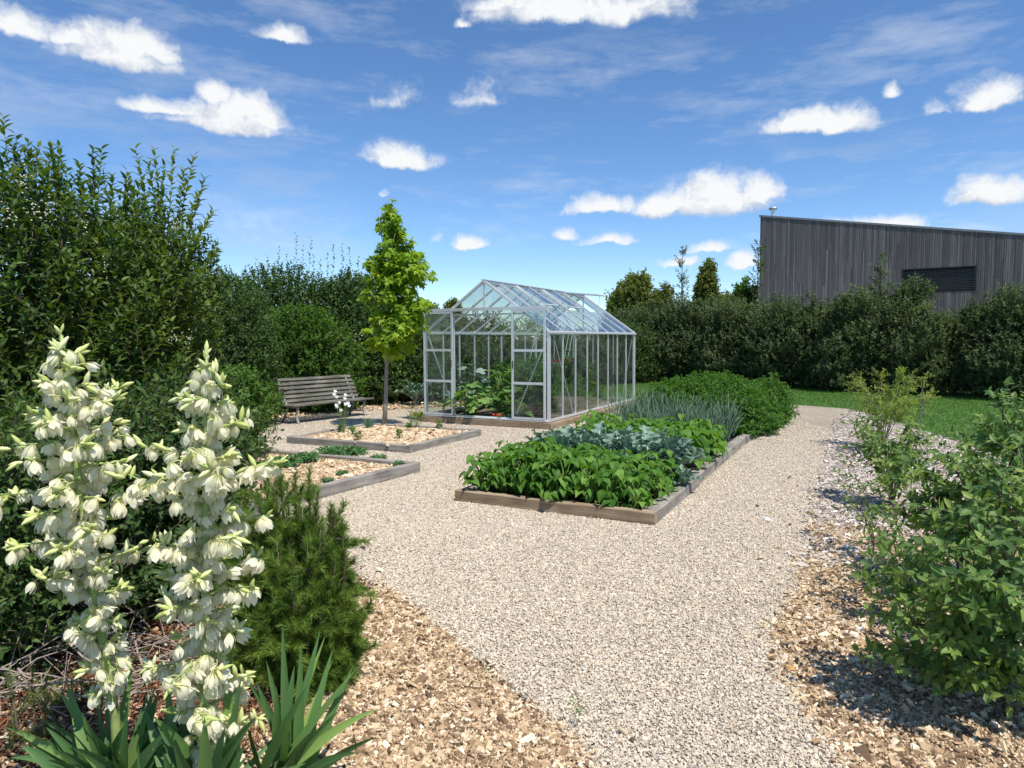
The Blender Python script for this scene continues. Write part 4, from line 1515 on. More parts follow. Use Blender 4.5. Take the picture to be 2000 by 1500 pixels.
far_shrub('dense rounded bright green shrub right behind the bench', 590, 15.3, 1.35, 1.0, 2.5, 120, 3600, 'round', .08, 9, .28, .45, 'rounded_shrub')
b1 = far_shrub('tall shrub with thin upright shoots against the sky, left of the maple', 565, 17.0, 1.75, 1.2, 3.5, 121, 3600, 'privet2', .10, grp='tall shrubs behind the bench')
b2 = far_shrub('tall dark shrub directly behind the maple crown', 690, 16.8, 1.25, 1.2, 3.35, 122, 2900, 'privet2', .10, grp='tall shrubs behind the bench')
b3 = far_shrub('grey green shrub filling the gap between the tall privet row and the bench', 440, 12.6, .95, 1.0, 2.9, 123, 2900, 'privet2', .085, grp='tall shrubs behind the bench')
far_shrub('broad dark shrub between the maple trunk and the greenhouse', 790, 17.6, 1.35, .9, 2.35, 124, 2600, 'privet2', .10)
spots = []
for px, py in ((462, 540), (480, 520), (500, 505), (522, 500), (545, 480), (560, 500), (578, 458), (592, 482), (608, 466), (625, 510), (640, 500), (652, 480), (668, 478), (682, 486), (700, 505), (535, 520), (612, 500)):
    spots.append((px, py, 16.5, 1.5 if py < 500 else 1.2, rg.normal(0, .05)))
tall_shoots(b1, rg, [s for s in spots if s[0] < 635], ML['privet2'], .10, LOW, 20)
tall_shoots(b2, rg, [s for s in spots if s[0] >= 635], ML['privet2'], .10, LOW, 20)
tall_shoots(b3, rg, [(425, 520, 11.6, .5, -.1), (440, 545, 11.6, .5, .1), (452, 540, 11.8, .5, 0), (475, 560, 11.8, .5, .1), (412, 500, 11.5, .5, .1)], ML['privet2'], .09, LOW, 18)
GB = 'shrubs growing behind the greenhouse'
for k, (px, D, rx, zt_, lb) in enumerate(((870, 20.5, 1.5, 2.55, 'green shrub showing over the left greenhouse door'), (960, 21.5, 1.4, 2.6, 'green shrub seen through the gable of the greenhouse'), (1050, 22, 1.5, 2.3, 'dark shrub behind the right greenhouse door'),
                                           (1130, 23.5, 1.5, 2.0, 'dark shrub behind the middle of the glass wall'), (1215, 25, 1.5, 2.4, 'dark shrub at the rear right corner of the greenhouse'))):
    far_shrub(lb, px, D, rx, 1.1, zt_, 130 + k, 1300, ('privet2', 'apple')[k % 2], .10, 9, .4, grp=GB)

# ------------------------------------------------------------------ clipped trees of the right hedge
HG = 'small trees of the hedge across the lawn'
protos = []
for v in range(5):
    t = thing('hedge_tree', 'x', 'tree', (0, 0, 0), 0, HG)
    rgv = np.random.default_rng(140 + v)
    u_ = lambda a, b: rgv.uniform(a, b)
    bl = [(u_(-.2, .2), 0, 1.6, 1.3, 1.1, 1.15), (u_(-.5, .5), 0, u_(2.2, 2.5), u_(.7, .95), .75, u_(.5, .7)), (-.5, .2, .85, 1.1, .95, .85), (.5, -.1, .85, 1.1, .9, .82),
          (u_(-.9, -.2), 0, u_(2.3, 2.8), .45, .42, .45), (u_(.1, .9), .2, u_(2.2, 2.75), .5, .5, .5), (u_(-.6, .6), 0, u_(2.7, 3.0), .22, .22, .42)]
    shrub_parts(t, 140 + v, bl, 2500, .42, 12, .10, LOW, ML['apple'], M_BARK, up=.5, nb=16, br=.022, foliage='crown', stem='trunk', trunk=(1.2, .06, rgv.uniform(-.1, .1)), zmin=.12, lumpy=.38, sidew=.55, tips=.45)
    protos.append(t)
hx = [(1215, 27.5, .92, 'behind the rear corner of the greenhouse roof'), (1262, 26.6, .95, 'right beside the greenhouse eave'), (1310, 25.8, .97, 'with its pale trunk showing over the potato plants'), (1362, 25.0, .98, 'above the top of the potato plants'),
      (1415, 24.2, .97, 'left of the house corner, above the right end of the potato plants'), (1470, 23.4, .94, 'just in front of the house corner'), (1528, 22.6, .93, 'above the end of the gravel path'),
      (1590, 21.8, .93, 'in front of the house between its corner and the tallest hedge top'), (1655, 21.0, .90, 'left of the tallest hedge top, over the pale ground strip'), (1722, 20.3, 1.04, 'tallest of the hedge, peaking left of the house window'), (1795, 19.6, .84, 'below the slatted house window'),
      (1870, 18.9, .80, 'below the right end of the house window'), (1950, 18.2, .90, 'right of the house window'), (2040, 17.5, .93, 'at the right edge of the picture'), (2140, 16.8, 1.0, 'beyond the right edge')]
for k, (px, D, s, w) in enumerate(hx):
    p = AT(px, 663, D)
    lb = 'clipped hedge tree ' + w
    if k < 5:
        t = protos[k]
        t.location = (p[0], p[1], 0)
        t.rotation_euler = (0, 0, k)
        t.scale = (s, s, s)
        t['label'] = lb
    else:
        dup(protos[k % 5], (p[0], p[1], 0), k * 1.7, s, lb)


def sapling(label, px, D, ytop, ybot, seed, n=40):
    p = AT(px, 663, D)
    t = thing('thin_tree', label, 'tree', (p[0], p[1], 0))
    rg = np.random.default_rng(seed)
    zt_, zb = AT(px, ytop, D)[2], AT(px, ybot, D)[2]
    A, T = Acc(), Acc()
    tube(T, [(0, 0, 0), (.05, 0, zb), (0, 0, (zb + zt_) / 2), (.04, 0, zt_)], [.05, .03, .018, .005], 6)
    z = rg.uniform(zb, zt_, n)
    th = rg.uniform(0, 6.28, n)
    D_ = np.stack([np.cos(th) * .8, np.sin(th) * .8, np.full(n, .7)], 1)
    LL = rg.uniform(.25, .6, n) * (1.1 - .5 * (z - zb) / (zt_ - zb))
    shoots(A, T, rg, np.stack([0 * z, 0 * z, z - .15], 1), D_, LL, 11, .11, LOW, twr=.006, sidew=.5)
    A.build('crown', ML['apple'], t)
    T.build('trunk', M_BARK, t)


sapling('thin sapling rising from the hedge left of the house, against the sky', 1330, 26.5, 482, 610, 1)
sapling('sparse sapling standing at the left corner of the house', 1478, 25.5, 468, 610, 2, 46)
sapling('thin shoot of a hedge tree rising in front of the house wall', 1715, 20.5, 495, 600, 3, 30)


def bg_tree(label, px, D, ytop, wpx, seed, mm='olive', tall=1.0, n=900):
    p = AT(px, 663, D)
    t = thing('background_tree', label, 'tree', (p[0], p[1], 0), 0, 'trees far behind the hedge')
    zt_ = AT(px, ytop, D)[2]
    r = wpx / 2 / F * D
    bl = [(0, 0, zt_ * .62, r, r, zt_ * .30), (-r * .4, 0, zt_ * .55, r * .7, r * .7, zt_ * .22), (r * .2, 0, zt_ * .85, r * .6, r * .6, zt_ * .15), (r * .45, 0, zt_ * .5, r * .65, r * .7, zt_ * .2)]
    shrub_parts(t, seed, bl, n, .6, 9, .26, LOW, ML[mm], M_BARK, up=.3, nb=12, br=.06, foliage='crown', stem='trunk', trunk=(zt_ * .55, .14, .1), zmin=.6, lumpy=.3)


bg_tree('rounded tree far behind the hedge, left of the thin sapling', 1238, 44, 533, 92, 151, n=1500)
bg_tree('narrow oval tree far behind the hedge, right of the thin sapling', 1377, 42, 508, 44, 152, n=1100)
bg_tree('low rounded tree between the rounded and the narrow background trees', 1292, 43, 560, 60, 156)
bg_tree('low tree between the narrow oval tree and the yellowish tree top', 1412, 43, 572, 60, 157)
bg_tree('low tree at the left end of the background trees beside the greenhouse roof', 1208, 45, 556, 46, 158)
bg_tree('yellowish tree top behind the hedge near the house corner', 1447, 40, 545, 70, 153, 'round')
bg_tree('small dark tree top seen just left of the greenhouse roof', 883, 46, 585, 40, 154)
bg_tree('low distant tree behind the maple crown', 838, 46, 592, 50, 155)

# pale yard strip behind the hedge
poly_sheet('yard', [G(1470, 748)[:2], G(1790, 752)[:2], (20, 24), (16, 33), (6, 34)], .006, simple('pale_yard', (.6, .57, .52), .9, nscale=8), kind='structure')

ORD = ['first', 'second', 'third', 'fourth', 'fifth', 'sixth', 'seventh', 'eighth', 'ninth', 'tenth', 'eleventh', 'twelfth']


def nth(k, n):
    return 'leftmost' if k == 0 else 'rightmost' if k == n - 1 else ORD[k] + ' from the left'


# ------------------------------------------------------------------ vegetable bed plants
def bean_proto(seed):
    t = thing('bean_plant', 'x', 'plant', (0, 0, 0), 0, 'bean plants in the vegetable bed')
    rg = np.random.default_rng(seed)
    A, T = Acc(), Acc()
    n = 20
    th = np.arange(n) * 2.4 + rg.normal(0, .3, n)
    u = (np.arange(n) + .5) / n
    rad = .17 * np.sqrt(1.05 - u * .85) * rg.uniform(.6, 1.2, n)
    E = np.stack([rad * np.cos(th), rad * np.sin(th), .12 + .27 * u + rg.normal(0, .025, n)], 1)
    for e in E:
        tube(T, [(0, 0, 0), e * np.array([.3, .3, .7]), e], [.004, .003, .002], 4)
    for k, da in enumerate((0, 1.45, -1.45)):
        a_ = th + da + rg.normal(0, .2, n)
        Y = np.stack([np.cos(a_), np.sin(a_), rg.uniform(-1.0, -.15, n) + .25 * u], 1)
        Z = np.stack([np.cos(a_) * .6, np.sin(a_) * .6, np.ones(n)], 1) + rg.normal(0, .22, (n, 3))
        q_ = E + norm(np.stack([np.cos(a_), np.sin(a_), 0 * a_], 1)) * .018
        scatter(A, HEART, q_, frames(Y, Z), rg.uniform(.058, .108, n), np.clip(rg.normal(.48, .25, n), 0, 1))
    A.build('leaves', ML['bean'], t)
    T.build('stalks', M_STEM, t)
    return t


bp = [bean_proto(s) for s in (1, 2, 3, 4)]
used = [False] * 4
rg = np.random.default_rng(5)


def place(protos_, used_, k, p, z, rz, s, lb):
    if not used_[k]:
        used_[k] = True
        t = protos_[k]
        t.location = (p[0], p[1], z)
        t.rotation_euler = (0, 0, rz)
        t.scale = (s, s, s)
        t['label'] = lb
        return t
    return dup(protos_[k], (p[0], p[1], z), rz, s, lb)


def bedgrid(w0, w1, l0, l1, nw, nl, jit):
    for a_ in range(nl):
        for b_2 in range(nw):
            yield (w0 + (w1 - w0) * b_2 / (nw - 1) + rg.normal(0, jit), l0 + (l1 - l0) * (a_ / max(1, nl - 1)) + rg.normal(0, jit), a_, b_2)


for w_, l_, r_, c_ in bedgrid(-1.80, -.24, .24, 1.15, 8, 4, .025):
    lb = 'green bean plant, %s in the %s row of the front bean block' % (nth(c_, 8), ('front', 'second', 'third', 'rear')[r_])
    place(bp, used, int(rg.integers(0, 4)), bedpt(w_, l_), .05, rg.uniform(0, 6.28), rg.uniform(.95, 1.2) * (1 if c_ < 7 else .85), lb)
for w_, l_, r_, c_ in bedgrid(-1.75, -.22, 2.35, 3.55, 7, 4, .035):
    lb = 'green bean plant, %s in the %s row behind the kale' % (nth(c_, 7), ('front', 'second', 'third', 'rear')[r_])
    place(bp, used, int(rg.integers(0, 4)), bedpt(w_, l_), .05, rg.uniform(0, 6.28), rg.uniform(1.1, 1.35), lb)


def kale_proto(seed):
    t = thing('kale_plant', 'x', 'plant', (0, 0, 0), 0, 'kale plants in the vegetable bed')
    rg = np.random.default_rng(seed)
    A, T = Acc(), Acc()
    n = 15
    rib = Acc()
    V, Fs = LOBED
    # finer wavy blade: grid leaf
    nu, nv = 15, 9
    u, v = np.meshgrid(np.linspace(0, 1, nu), np.linspace(-1, 1, nv), indexing='ij')
    wdt = .30 * np.sin(np.clip(u * 1.02, 0, 1) ** .8 * math.pi) ** .6 * (1 + .25 * np.sin(u * 26)) + .015
    for k in range(n):
        uu = (k + .5) / n
        th = k * 2.4 + rg.normal(0, .2)
        Lf = (.27 - .10 * uu) * rg.uniform(.85, 1.15)
        el_ = .5 + .85 * uu + rg.normal(0, .1)
        x = wdt * v * Lf
        y = u * Lf
        z = .13 * Lf * np.sin(u * 23 + v * 2 + k) * np.abs(v) ** 1.5 + .5 * np.abs(x) - .5 * u ** 2 * Lf * .7
        R = frames(np.array([[math.cos(th) * math.cos(el_), math.sin(th) * math.cos(el_), math.sin(el_)]]), np.array([[-math.cos(th) * math.sin(el_), -math.sin(th) * math.sin(el_), math.cos(el_)]]))[0]
        base = np.array([math.cos(th) * .04, math.sin(th) * .04, .08 + .12 * uu]) + R[:, 1] * .05
        P = np.stack([x.ravel(), y.ravel(), z.ravel()], 1) @ R.T + base
        i_, j_ = np.meshgrid(np.arange(nu - 1), np.arange(nv - 1), indexing='ij')
        q_ = (i_ * nv + j_).ravel()
        A.add(P, np.stack([q_, q_ + 1, q_ + nv + 1, q_ + nv], 1), float(np.clip(rg.normal(.5, .2), 0, 1)))
        mid = np.stack([0 * u[:, 0], u[:, 0] * Lf * .9, -.5 * u[:, 0] ** 2 * Lf * .7 + .003], 1) @ R.T + base
        tube(T, np.vstack([[0, 0, .06 + .1 * uu], mid]), np.linspace(.0075, .0018, nu + 1), 5)
    tube(T, [(0, 0, 0), (0, 0, .2)], [.014, .01], 7)
    A.build('leaves', ML['kale'], t, smooth=True)
    T.build('ribs', simple('kale_rib', (.55, .62, .52), .5), t, smooth=True)
    return t


kp = [kale_proto(s) for s in (11, 12, 13)]
uk = [False] * 3
for k, (w_, l_) in enumerate([(-1.82, 1.75), (-1.55, 1.62), (-1.28, 1.72), (-1.02, 1.62), (-.78, 1.68), (-.52, 1.60), (-.28, 1.66), (-.08, 1.28), (-1.65, 2.05), (-1.3, 2.08), (-.95, 2.05), (-.62, 2.02), (-.34, 1.98)]):
    lbs = ['blue green kale plant at the far left end of its row', 'blue green kale plant, second from the left in the kale row', 'blue green kale plant, third from the left in the kale row', 'blue green kale plant in the middle of the kale row',
           'blue green kale plant right of the middle of the kale row', 'blue green kale plant, second from the right in the kale row', 'blue green kale plant at the right end of its row', 'small kale plant hanging over the grey right hand timber']
    lb = lbs[k] if k < 8 else 'blue green kale plant, %s in the rear kale row against the beans' % nth(k - 8, 5)
    place(kp, uk, k % 3, bedpt(w_, l_), .055, k * 1.1, (1.15 if k < 7 else .62 if k == 7 else 1.2) * rg.uniform(.95, 1.1), lb)


def leek_proto(seed, n=13, h=.66):
    t = thing('leek', 'x', 'plant', (0, 0, 0), 0, 'leeks in the vegetable bed')
    rg = np.random.default_rng(seed)
    A = Acc()
    for k in range(n):
        th = rg.uniform(0, 6.28)
        sp_ = rg.uniform(.08, .32)
        hh = h * rg.uniform(.7, 1.15)
        bend = rg.uniform(0, .12) if rg.uniform() < .75 else .3
        pts = []
        for t_ in np.linspace(0, 1, 7):
            pts.append((math.cos(th) * sp_ * t_ ** 1.5, math.sin(th) * sp_ * t_ ** 1.5, hh * (t_ - bend * t_ ** 3)))
        tube(A, pts, [.009, .009, .008, .007, .006, .004, .001], 4, rnd=float(rg.uniform(.1, .9)))
    A.build('leaves', ML['leek'], t, smooth=True)
    B = Acc()
    tube(B, [(0, 0, -.02), (0, 0, .09)], [.013, .010], 7)
    B.build('shaft', simple('leek_shaft', (.55, .62, .42), .5), t, smooth=True)
    return t


lp = [leek_proto(s) for s in (21, 22, 23, 24)]
ul = [False] * 4
for w_, l_, r_, c_ in bedgrid(-1.85, -.22, 3.95, 5.15, 12, 6, .03):
    lb = 'blue green leek, %s in the %s row of the leek patch' % (nth(c_, 12), ('front', 'second', 'third', 'fourth', 'fifth', 'rear')[r_])
    place(lp, ul, int(rg.integers(0, 4)), bedpt(w_, l_), .055, rg.uniform(0, 6.28), rg.uniform(.8, 1.15), lb)


def potato_proto(seed):
    t = thing('potato_plant', 'x', 'plant', (0, 0, 0), 0, 'potato plants at the end of the vegetable bed')
    shrub_parts(t, seed, [(0, 0, .38, .45, .45, .42), (.1, .1, .2, .48, .45, .24)], 560, .2, 10, .066, LOW, ML['potato'], M_STEM, up=.3, nb=14, br=.006, foliage='leaves', stem='stalks', ang=65, up_n=1.0, sidew=.35, droop=.2, twr=.003)
    return t


pp = [potato_proto(s) for s in (31, 32, 33)]
up_ = [False] * 3
rows = [(5.7, .95), (6.2, 1.08), (6.7, 1.18), (7.3, 1.22), (7.95, 1.2), (8.55, 1.1)]
for r_, (l_, s) in enumerate(rows):
    for c_, w_ in enumerate((-1.7, -1.2, -.68, -.17)):
        s2_ = s * (1.0 if c_ in (1, 2) else .84) * rg.uniform(.86, 1.10)
        place(pp, up_, (r_ + c_) % 3, bedpt(w_ + rg.normal(0, .04), l_ + rg.normal(0, .05)), .05, rg.uniform(0, 6.28), s2_,
              'potato plant, %s in the %s row of the potato mound' % (nth(c_, 4), ('front', 'second', 'third', 'fourth', 'fifth', 'rear')[r_]))

# ------------------------------------------------------------------ yuccas
def flower_t(rg, open_=.0, L=1.0):
    """bell of six tepals hanging along -Z from the origin, unit length"""
    Vs, Fs, Rn = [], [], []
    n0 = 0
    for k in range(6):
        th = k * math.pi / 3 + rg.normal(0, .06)
        inner = k % 2
        nu, nv = 6, 4
        R0 = .29 if inner else .345
        for a_ in range(nu + 1):
            u = a_ / nu
            prof = math.sin(min(1, u * 1.7 + .02) * math.pi / 2) * (1 - .38 * (max(0, u - .5) / .5) ** 1.5) + open_ * u ** 2.2 * 1.5
            r = .04 + R0 * prof
            if u > .9:
                r += open_ * .15
            wdt = (.62 * math.sin((.06 + .94 * u) * math.pi) ** .55 if u < .5 else .62 * math.cos((u - .5) * math.pi) ** .7) if u < .999 else 0.0
            for b2 in range(nv + 1):
                v = (b2 / nv - .5) * 2
                a2 = v * wdt
                rr = r + .05 * (abs(v) ** 2) * (1 if not inner else -.4) + .012 * math.sin(u * 9 + k)
                x, y = rr * math.cos(a2 * 1.0), rr * math.sin(a2)
                c, s = math.cos(th), math.sin(th)
                Vs.append((c * x - s * y, s * x + c * y, -u * (1 + rg.normal(0, .008))))
                Rn.append(u)
        for a_ in range(nu):
            for b2 in range(nv):
                i0 = n0 + a_ * (nv + 1) + b2
                Fs.append([i0, i0 + 1, i0 + nv + 2, i0 + nv + 1])
        n0 += (nu + 1) * (nv + 1)
    return np.array(Vs), np.array(Fs), np.array(Rn)


def petal_mat():
    m, nt, N, L, b = mat('yucca_petal')
    at = N.new('ShaderNodeAttribute')
    at.attribute_name = 'rnd'
    c = ramp(N, L, at.outputs['Fac'], [(0, (.60, .62, .24)), (.15, (.84, .82, .54)), (.6, (.92, .89, .72)), (1, (.92, .88, .70))])
    L.new(c, b.inputs['Base Color'])
    b.inputs['Roughness'].default_value = .5
    b.inputs['Specular IOR Level'].default_value = .3
    n = ntex(N, L, 60, 2, .5, stretch=(1, 1, .08))
    bump(N, L, b, n, .3, .003)
    tr = N.new('ShaderNodeBsdfTranslucent')
    L.new(c, tr.inputs['Color'])
    ms = N.new('ShaderNodeMixShader')
    ms.inputs[0].default_value = .45
    L.new(b.outputs[0], ms.inputs[1])
    L.new(tr.outputs[0], ms.inputs[2])
    L.new(ms.outputs[0], N['Material Output'].inputs[0])
    return m


M_PETAL = petal_mat()
M_BUD = leaf_mat('yucca_bud', (.42, .50, .14), (.66, .70, .28), (.82, .82, .50), .15, .45, .4, (1.2, 1.2, .8))
M_YST = simple('yucca_stalk', (.30, .38, .12), .5, nscale=20, namt=.3)
rgf = np.random.default_rng(55)
FL = []
for op in (0.0, .05, .12, .25, -.08, .5):
    V, Fq, Rn = flower_t(rgf, op)
    a = Acc()
    a.add(V, Fq, Rn)
    me = a.mesh('flower', M_PETAL)
    FL.append(me)


def bud_t():
    th = np.linspace(0, 2 * math.pi, 7)[:-1]
    V = []
    for u, r in ((0, .05), (.2, .13), (.5, .17), (.8, .10), (1, .01)):
        V += [(r * math.cos(t_), u, r * math.sin(t_)) for t_ in th]
    q_ = []
    for l in range(4):
        for j_ in range(6):
            q_.append([l * 6 + j_, l * 6 + (j_ + 1) % 6, l * 6 + 6 + (j_ + 1) % 6, l * 6 + 6 + j_])
    return np.array(V), [np.array(q_)]


BUD = bud_t()


def yucca(label, D, spine, prof, seed, nspray, leaf_spots, maxfl=125):
    """spine: [(px,py)] from base up; prof: [(py, left half width px, right half width px)]"""
    rg = np.random.default_rng(seed)
    pts = np.array([AT(px, py, D + dd) for px, py, dd in spine])
    base = np.array([pts[0][0], pts[0][1], 0.0])
    root = thing('yucca', label, 'yucca', tuple(base))
    loc = pts - base
    st = Acc()
    tube(st, np.vstack([[0, 0, 0], loc]), np.linspace(.019, .005, len(loc) + 1), 8)
    st.build('flower_stalk', M_YST, root, smooth=True)
    ys = np.array([p[1] for p in spine])[::-1]
    # sprays
    pys = np.linspace(prof[0][0], prof[-1][0], nspray)
    pr = np.array(prof)
    nfl = 0
    phi = rg.uniform(0, 6.28)
    for k, py in enumerate(pys):
        # point on spine
        idx = np.interp(py, ys, np.arange(len(ys))[::-1])
        i0 = int(min(len(loc) - 2, math.floor(idx)))
        b0 = loc[i0] + (loc[i0 + 1] - loc[i0]) * (idx - i0)
        phi += 2.4
        side = math.cos(phi)
        hw = np.interp(py, pr[:, 0], pr[:, 1] if side < 0 else pr[:, 2]) / F * D * 1.13
        Ls = max(.02, hw * (rg.uniform(.75, 1.25) if k % 2 else rg.uniform(.3, .8)))
        d = np.array([math.cos(phi), math.sin(phi) * .8, rg.uniform(.05, .75)])
        d = norm(d)
        n_ = 7
        t = np.linspace(0, 1, n_)
        C = b0 + d * (Ls * t)[:, None]
        C[:, 2] -= .25 * Ls * t ** 2 - .15 * Ls * t ** 3
        sp_ = Acc()
        tube(sp_, C, np.linspace(.0055, .0022, n_), 5)
        # buds on outer part
        nbud = int(rg.integers(3, 6)) if Ls < .08 else int(rg.integers(5, 11))
        tb = rg.uniform(.7, 1.15, nbud)
        Pb = b0 + d * (Ls * tb)[:, None]
        Pb[:, 2] -= .15 * Ls * tb ** 2
        Yb = norm(d[None] * .7 + rg.normal(0, .55, (nbud, 3)) + np.array([0, 0, .05]))
        scatter(sp_, BUD, Pb, frames(Yb, rg.normal(0, 1, (nbud, 3))), rg.uniform(.03, .054, nbud), rg.uniform(0, 1, nbud), 1)
        nf = int(np.clip(round(Ls / .0175), 2, 12))
        fl = []
        for q_ in range(nf):
            if nfl >= maxfl:
                break
            tt = .12 + (q_ + .35 + rg.uniform(-.3, .3)) / nf * .85
            pf = b0 + d * Ls * tt
            pf[2] -= .2 * Ls * tt ** 2
            a_ = rg.uniform(0, 6.28)
            off = np.array([math.cos(a_), math.sin(a_) * 1, rg.uniform(-.25, .5)]) * rg.uniform(.014, .045)
            pe = pf + off
            tube(sp_, [pf, (pf + pe) / 2 + (0, 0, .005), pe], .0016, 4, rnd=.3, mi=1)
            fl.append((pe, a_))
            nfl += 1
        so_ = sp_.build('flower_spray', [M_YST, M_BUD], root, smooth=True)
        for pe, a_ in fl:
            o = bpy.data.objects.new('flower', FL[int(rg.choice(len(FL), p=[.24, .24, .2, .14, .1, .08]))])
            SC.collection.objects.link(o)
            o.parent = so_
            o.location = pe
            tilt = rg.normal(0, .42)
            o.rotation_euler = (rg.normal(0, .42), tilt + .35 * math.cos(a_) * rg.uniform(-.3, 1) * -1, rg.uniform(0, 6.28))
            s = rg.uniform(.037, .053)
            o.scale = (s * rg.uniform(.9, 1.05), s * rg.uniform(.9, 1.05), s)
    # crowning bud cluster
    top = Acc()
    nb_ = 7
    tp = loc[-1]
    Y = norm(rg.normal(0, .45, (nb_, 3)) + np.array([0, 0, 1]))
    scatter(top, BUD, tp + rg.uniform(-.03, .01, (nb_, 1)) * np.array([[0, 0, 1]]), frames(Y, rg.normal(0, 1, (nb_, 3))), rg.uniform(.02, .04, nb_), rg.uniform(0, 1, nb_))
    top.build('bud_cluster', M_BUD, root, smooth=True)
    # sword leaves
    lv = Acc()
    leaf_spots = list(leaf_spots)
    for k in range(30):
        th = rg.uniform(0, 6.28)
        R_ = rg.uniform(.10, .34)
        tipw = np.array([R_ * math.cos(th), R_ * math.sin(th), math.sqrt(max(.01, .40 ** 2 - R_ ** 2)) * rg.uniform(.7, 1.0)])
        sword(lv, np.array([rg.normal(0, .04), rg.normal(0, .04), .0]), tipw, rg.uniform(.026, .040), rg.uniform(.05, .35), rg, float(rg.uniform(.0, .45)))
    for (px, py, dd, w, bend) in leaf_spots:
        tip = AT(px, py, D + dd) - base
        r0 = np.array([rg.normal(0, .05), rg.normal(0, .05), .0])
        sword(lv, r0, tip, w, bend, rg)
    lv.build('sword_leaves', ML['sword'], root, smooth=True)
    return root


def sword(acc, p0, tip, w, bend, rg, rnd=None):
    n_ = 12
    t = np.linspace(0, 1, n_)[:, None]
    d = tip - p0
    C = p0 + d * t + np.array([0, 0, 1.0]) * bend * np.linalg.norm(d) * (t * (1 - t)) * 1.4
    T = norm(np.gradient(C, axis=0))
    side = norm(np.cross(T, np.array([rg.normal(0, .4), -1.0, .5 + rg.normal(0, .3)])[None]))
    nr = np.cross(side, T)
    W = w * np.clip((1 - t) / .5, 0, 1) ** .75 * np.clip(.55 + t * 2, 0, 1)
    W[-1] = 0.0008
    V = np.stack([C - side * W / 2 + nr * W * .22, C, C + side * W / 2 + nr * W * .22], 1).reshape(-1, 3)
    i_, j_ = np.meshgrid(np.arange(n_ - 1), np.arange(2), indexing='ij')
    q_ = (i_ * 3 + j_).ravel()
    acc.add(V, np.stack([q_, q_ + 1, q_ + 4, q_ + 3], 1), float(rg.uniform(.1, .8)) if rnd is None else rnd)


yucca('left flowering yucca, the taller flower stalk leaning left beside the picture edge', 2.25,
      [(232, 1520, .0), (225, 1400, .0), (200, 1250, -.02), (175, 1100, -.04), (155, 950, -.05), (140, 820, -.06), (128, 720, -.06), (120, 655, -.06)],
      [(690, 18, 20), (740, 24, 26), (790, 55, 80), (850, 75, 105), (900, 115, 100), (980, 135, 95), (1040, 130, 110), (1100, 120, 80), (1160, 80, 60), (1220, 50, 45), (1300, 45, 30), (1360, 30, 10)], 61, 58,
      [(130, 1330, .1, .045, .1), (40, 1455, -.1, .05, .3), (90, 1420, -.05, .045, .2), (160, 1390, -.1, .05, .1), (260, 1290, .1, .045, .05), (250, 1370, -.05, .05, .15), (310, 1350, .05, .045, .1), (60, 1520, -.2, .05, .2), (190, 1440, -.15, .055, .2), (340, 1420, -.1, .05, .2), (20, 1480, .1, .04, .3), (115, 1350, .15, .04, .08), (210, 1330, .1, .045, .05), (285, 1400, .0, .045, .1), (70, 1400, .1, .045, .2), (140, 1460, -.2, .05, .2), (300, 1340, .2, .035, .0), (240, 1420, -.1, .05, .1), (10, 1420, .2, .04, .2)], 400)
yucca('right flowering yucca, its upright flower stalk standing in front of the pine', 2.15,
      [(395, 1540, .0), (398, 1400, 0), (400, 1250, 0), (402, 1100, -.02), (402, 950, -.03), (402, 820, -.03), (403, 740, -.03), (404, 690, -.03)],
      [(720, 18, 20), (770, 28, 30), (820, 60, 60), (860, 90, 80), (930, 115, 100), (1000, 120, 105), (1080, 110, 100), (1160, 85, 95), (1230, 95, 80), (1300, 100, 90), (1370, 70, 100), (1430, 30, 95), (1470, 20, 60)], 67, 64,
      [(320, 1290, .1, .045, .05), (300, 1400, -.1, .05, .2), (450, 1220, .1, .045, .02), (470, 1330, -.05, .05, .1), (420, 1330, .15, .045, .05), (350, 1380, .1, .05, .1), (500, 1400, -.1, .05, .15), (270, 1450, -.1, .05, .25), (360, 1300, .1, .04, 0), (330, 1330, .2, .04, 0), (280, 1380, .1, .045, .1), (400, 1400, -.2, .05, .1), (480, 1450, -.2, .05, .1), (340, 1450, -.2, .05, .15), (440, 1420, -.15, .05, .1)], 430)

# iris fan
ib = G(560, 1545)
iris = thing('iris_clump', 'clump of broad green sword leaves right of the yuccas at the bottom of the picture', 'plant', (ib[0], ib[1], 0))
lv = Acc()
rg = np.random.default_rng(71)
for (px, py, dd, w, bend, rn) in [(552, 1222, .1, .036, .02, .35), (588, 1262, .05, .036, .02, .45), (575, 1300, .0, .04, .03, .4), (625, 1232, .15, .034, .02, .35), (650, 1268, .1, .036, .03, .5), (636, 1240, .18, .03, .02, .9), (690, 1300, .1, .036, .06, .4),
                                  (697, 1305, .05, .03, .05, .55), (520, 1290, .1, .036, -.02, .5), (500, 1330, .0, .04, -.02, .3), (737, 1385, .0, .036, .25, .85), (735, 1440, -.1, .032, .2, .2), (540, 1340, -.05, .044, .0, .6), (600, 1340, -.1, .046, .03, .45),
                                  (660, 1390, -.1, .036, .12, .5), (480, 1400, -.1, .04, .0, .3), (700, 1470, -.15, .03, .25, .15), (650, 1290, .2, .02, .0, .95), (565, 1400, -.15, .04, .05, .7), (620, 1420, -.15, .04, .1, .35), (470, 1300, .1, .03, -.05, .4)]:
    tip = AT(px, py, ib[1] + dd) - np.array((ib[0], ib[1], 0))
    sword(lv, np.array([rg.normal(0, .06), rg.normal(0, .05), 0]), tip, w, bend, rg, rn)
lv.build('blades', ML['sword'], iris, smooth=True)
A = Acc()
tube(A, [(-.12, 0, .012), (0, .02, .02), (.12, 0, .012)], [.014, .022, .014], 7)
A.build('rhizome', M_TWIG, iris, smooth=True)

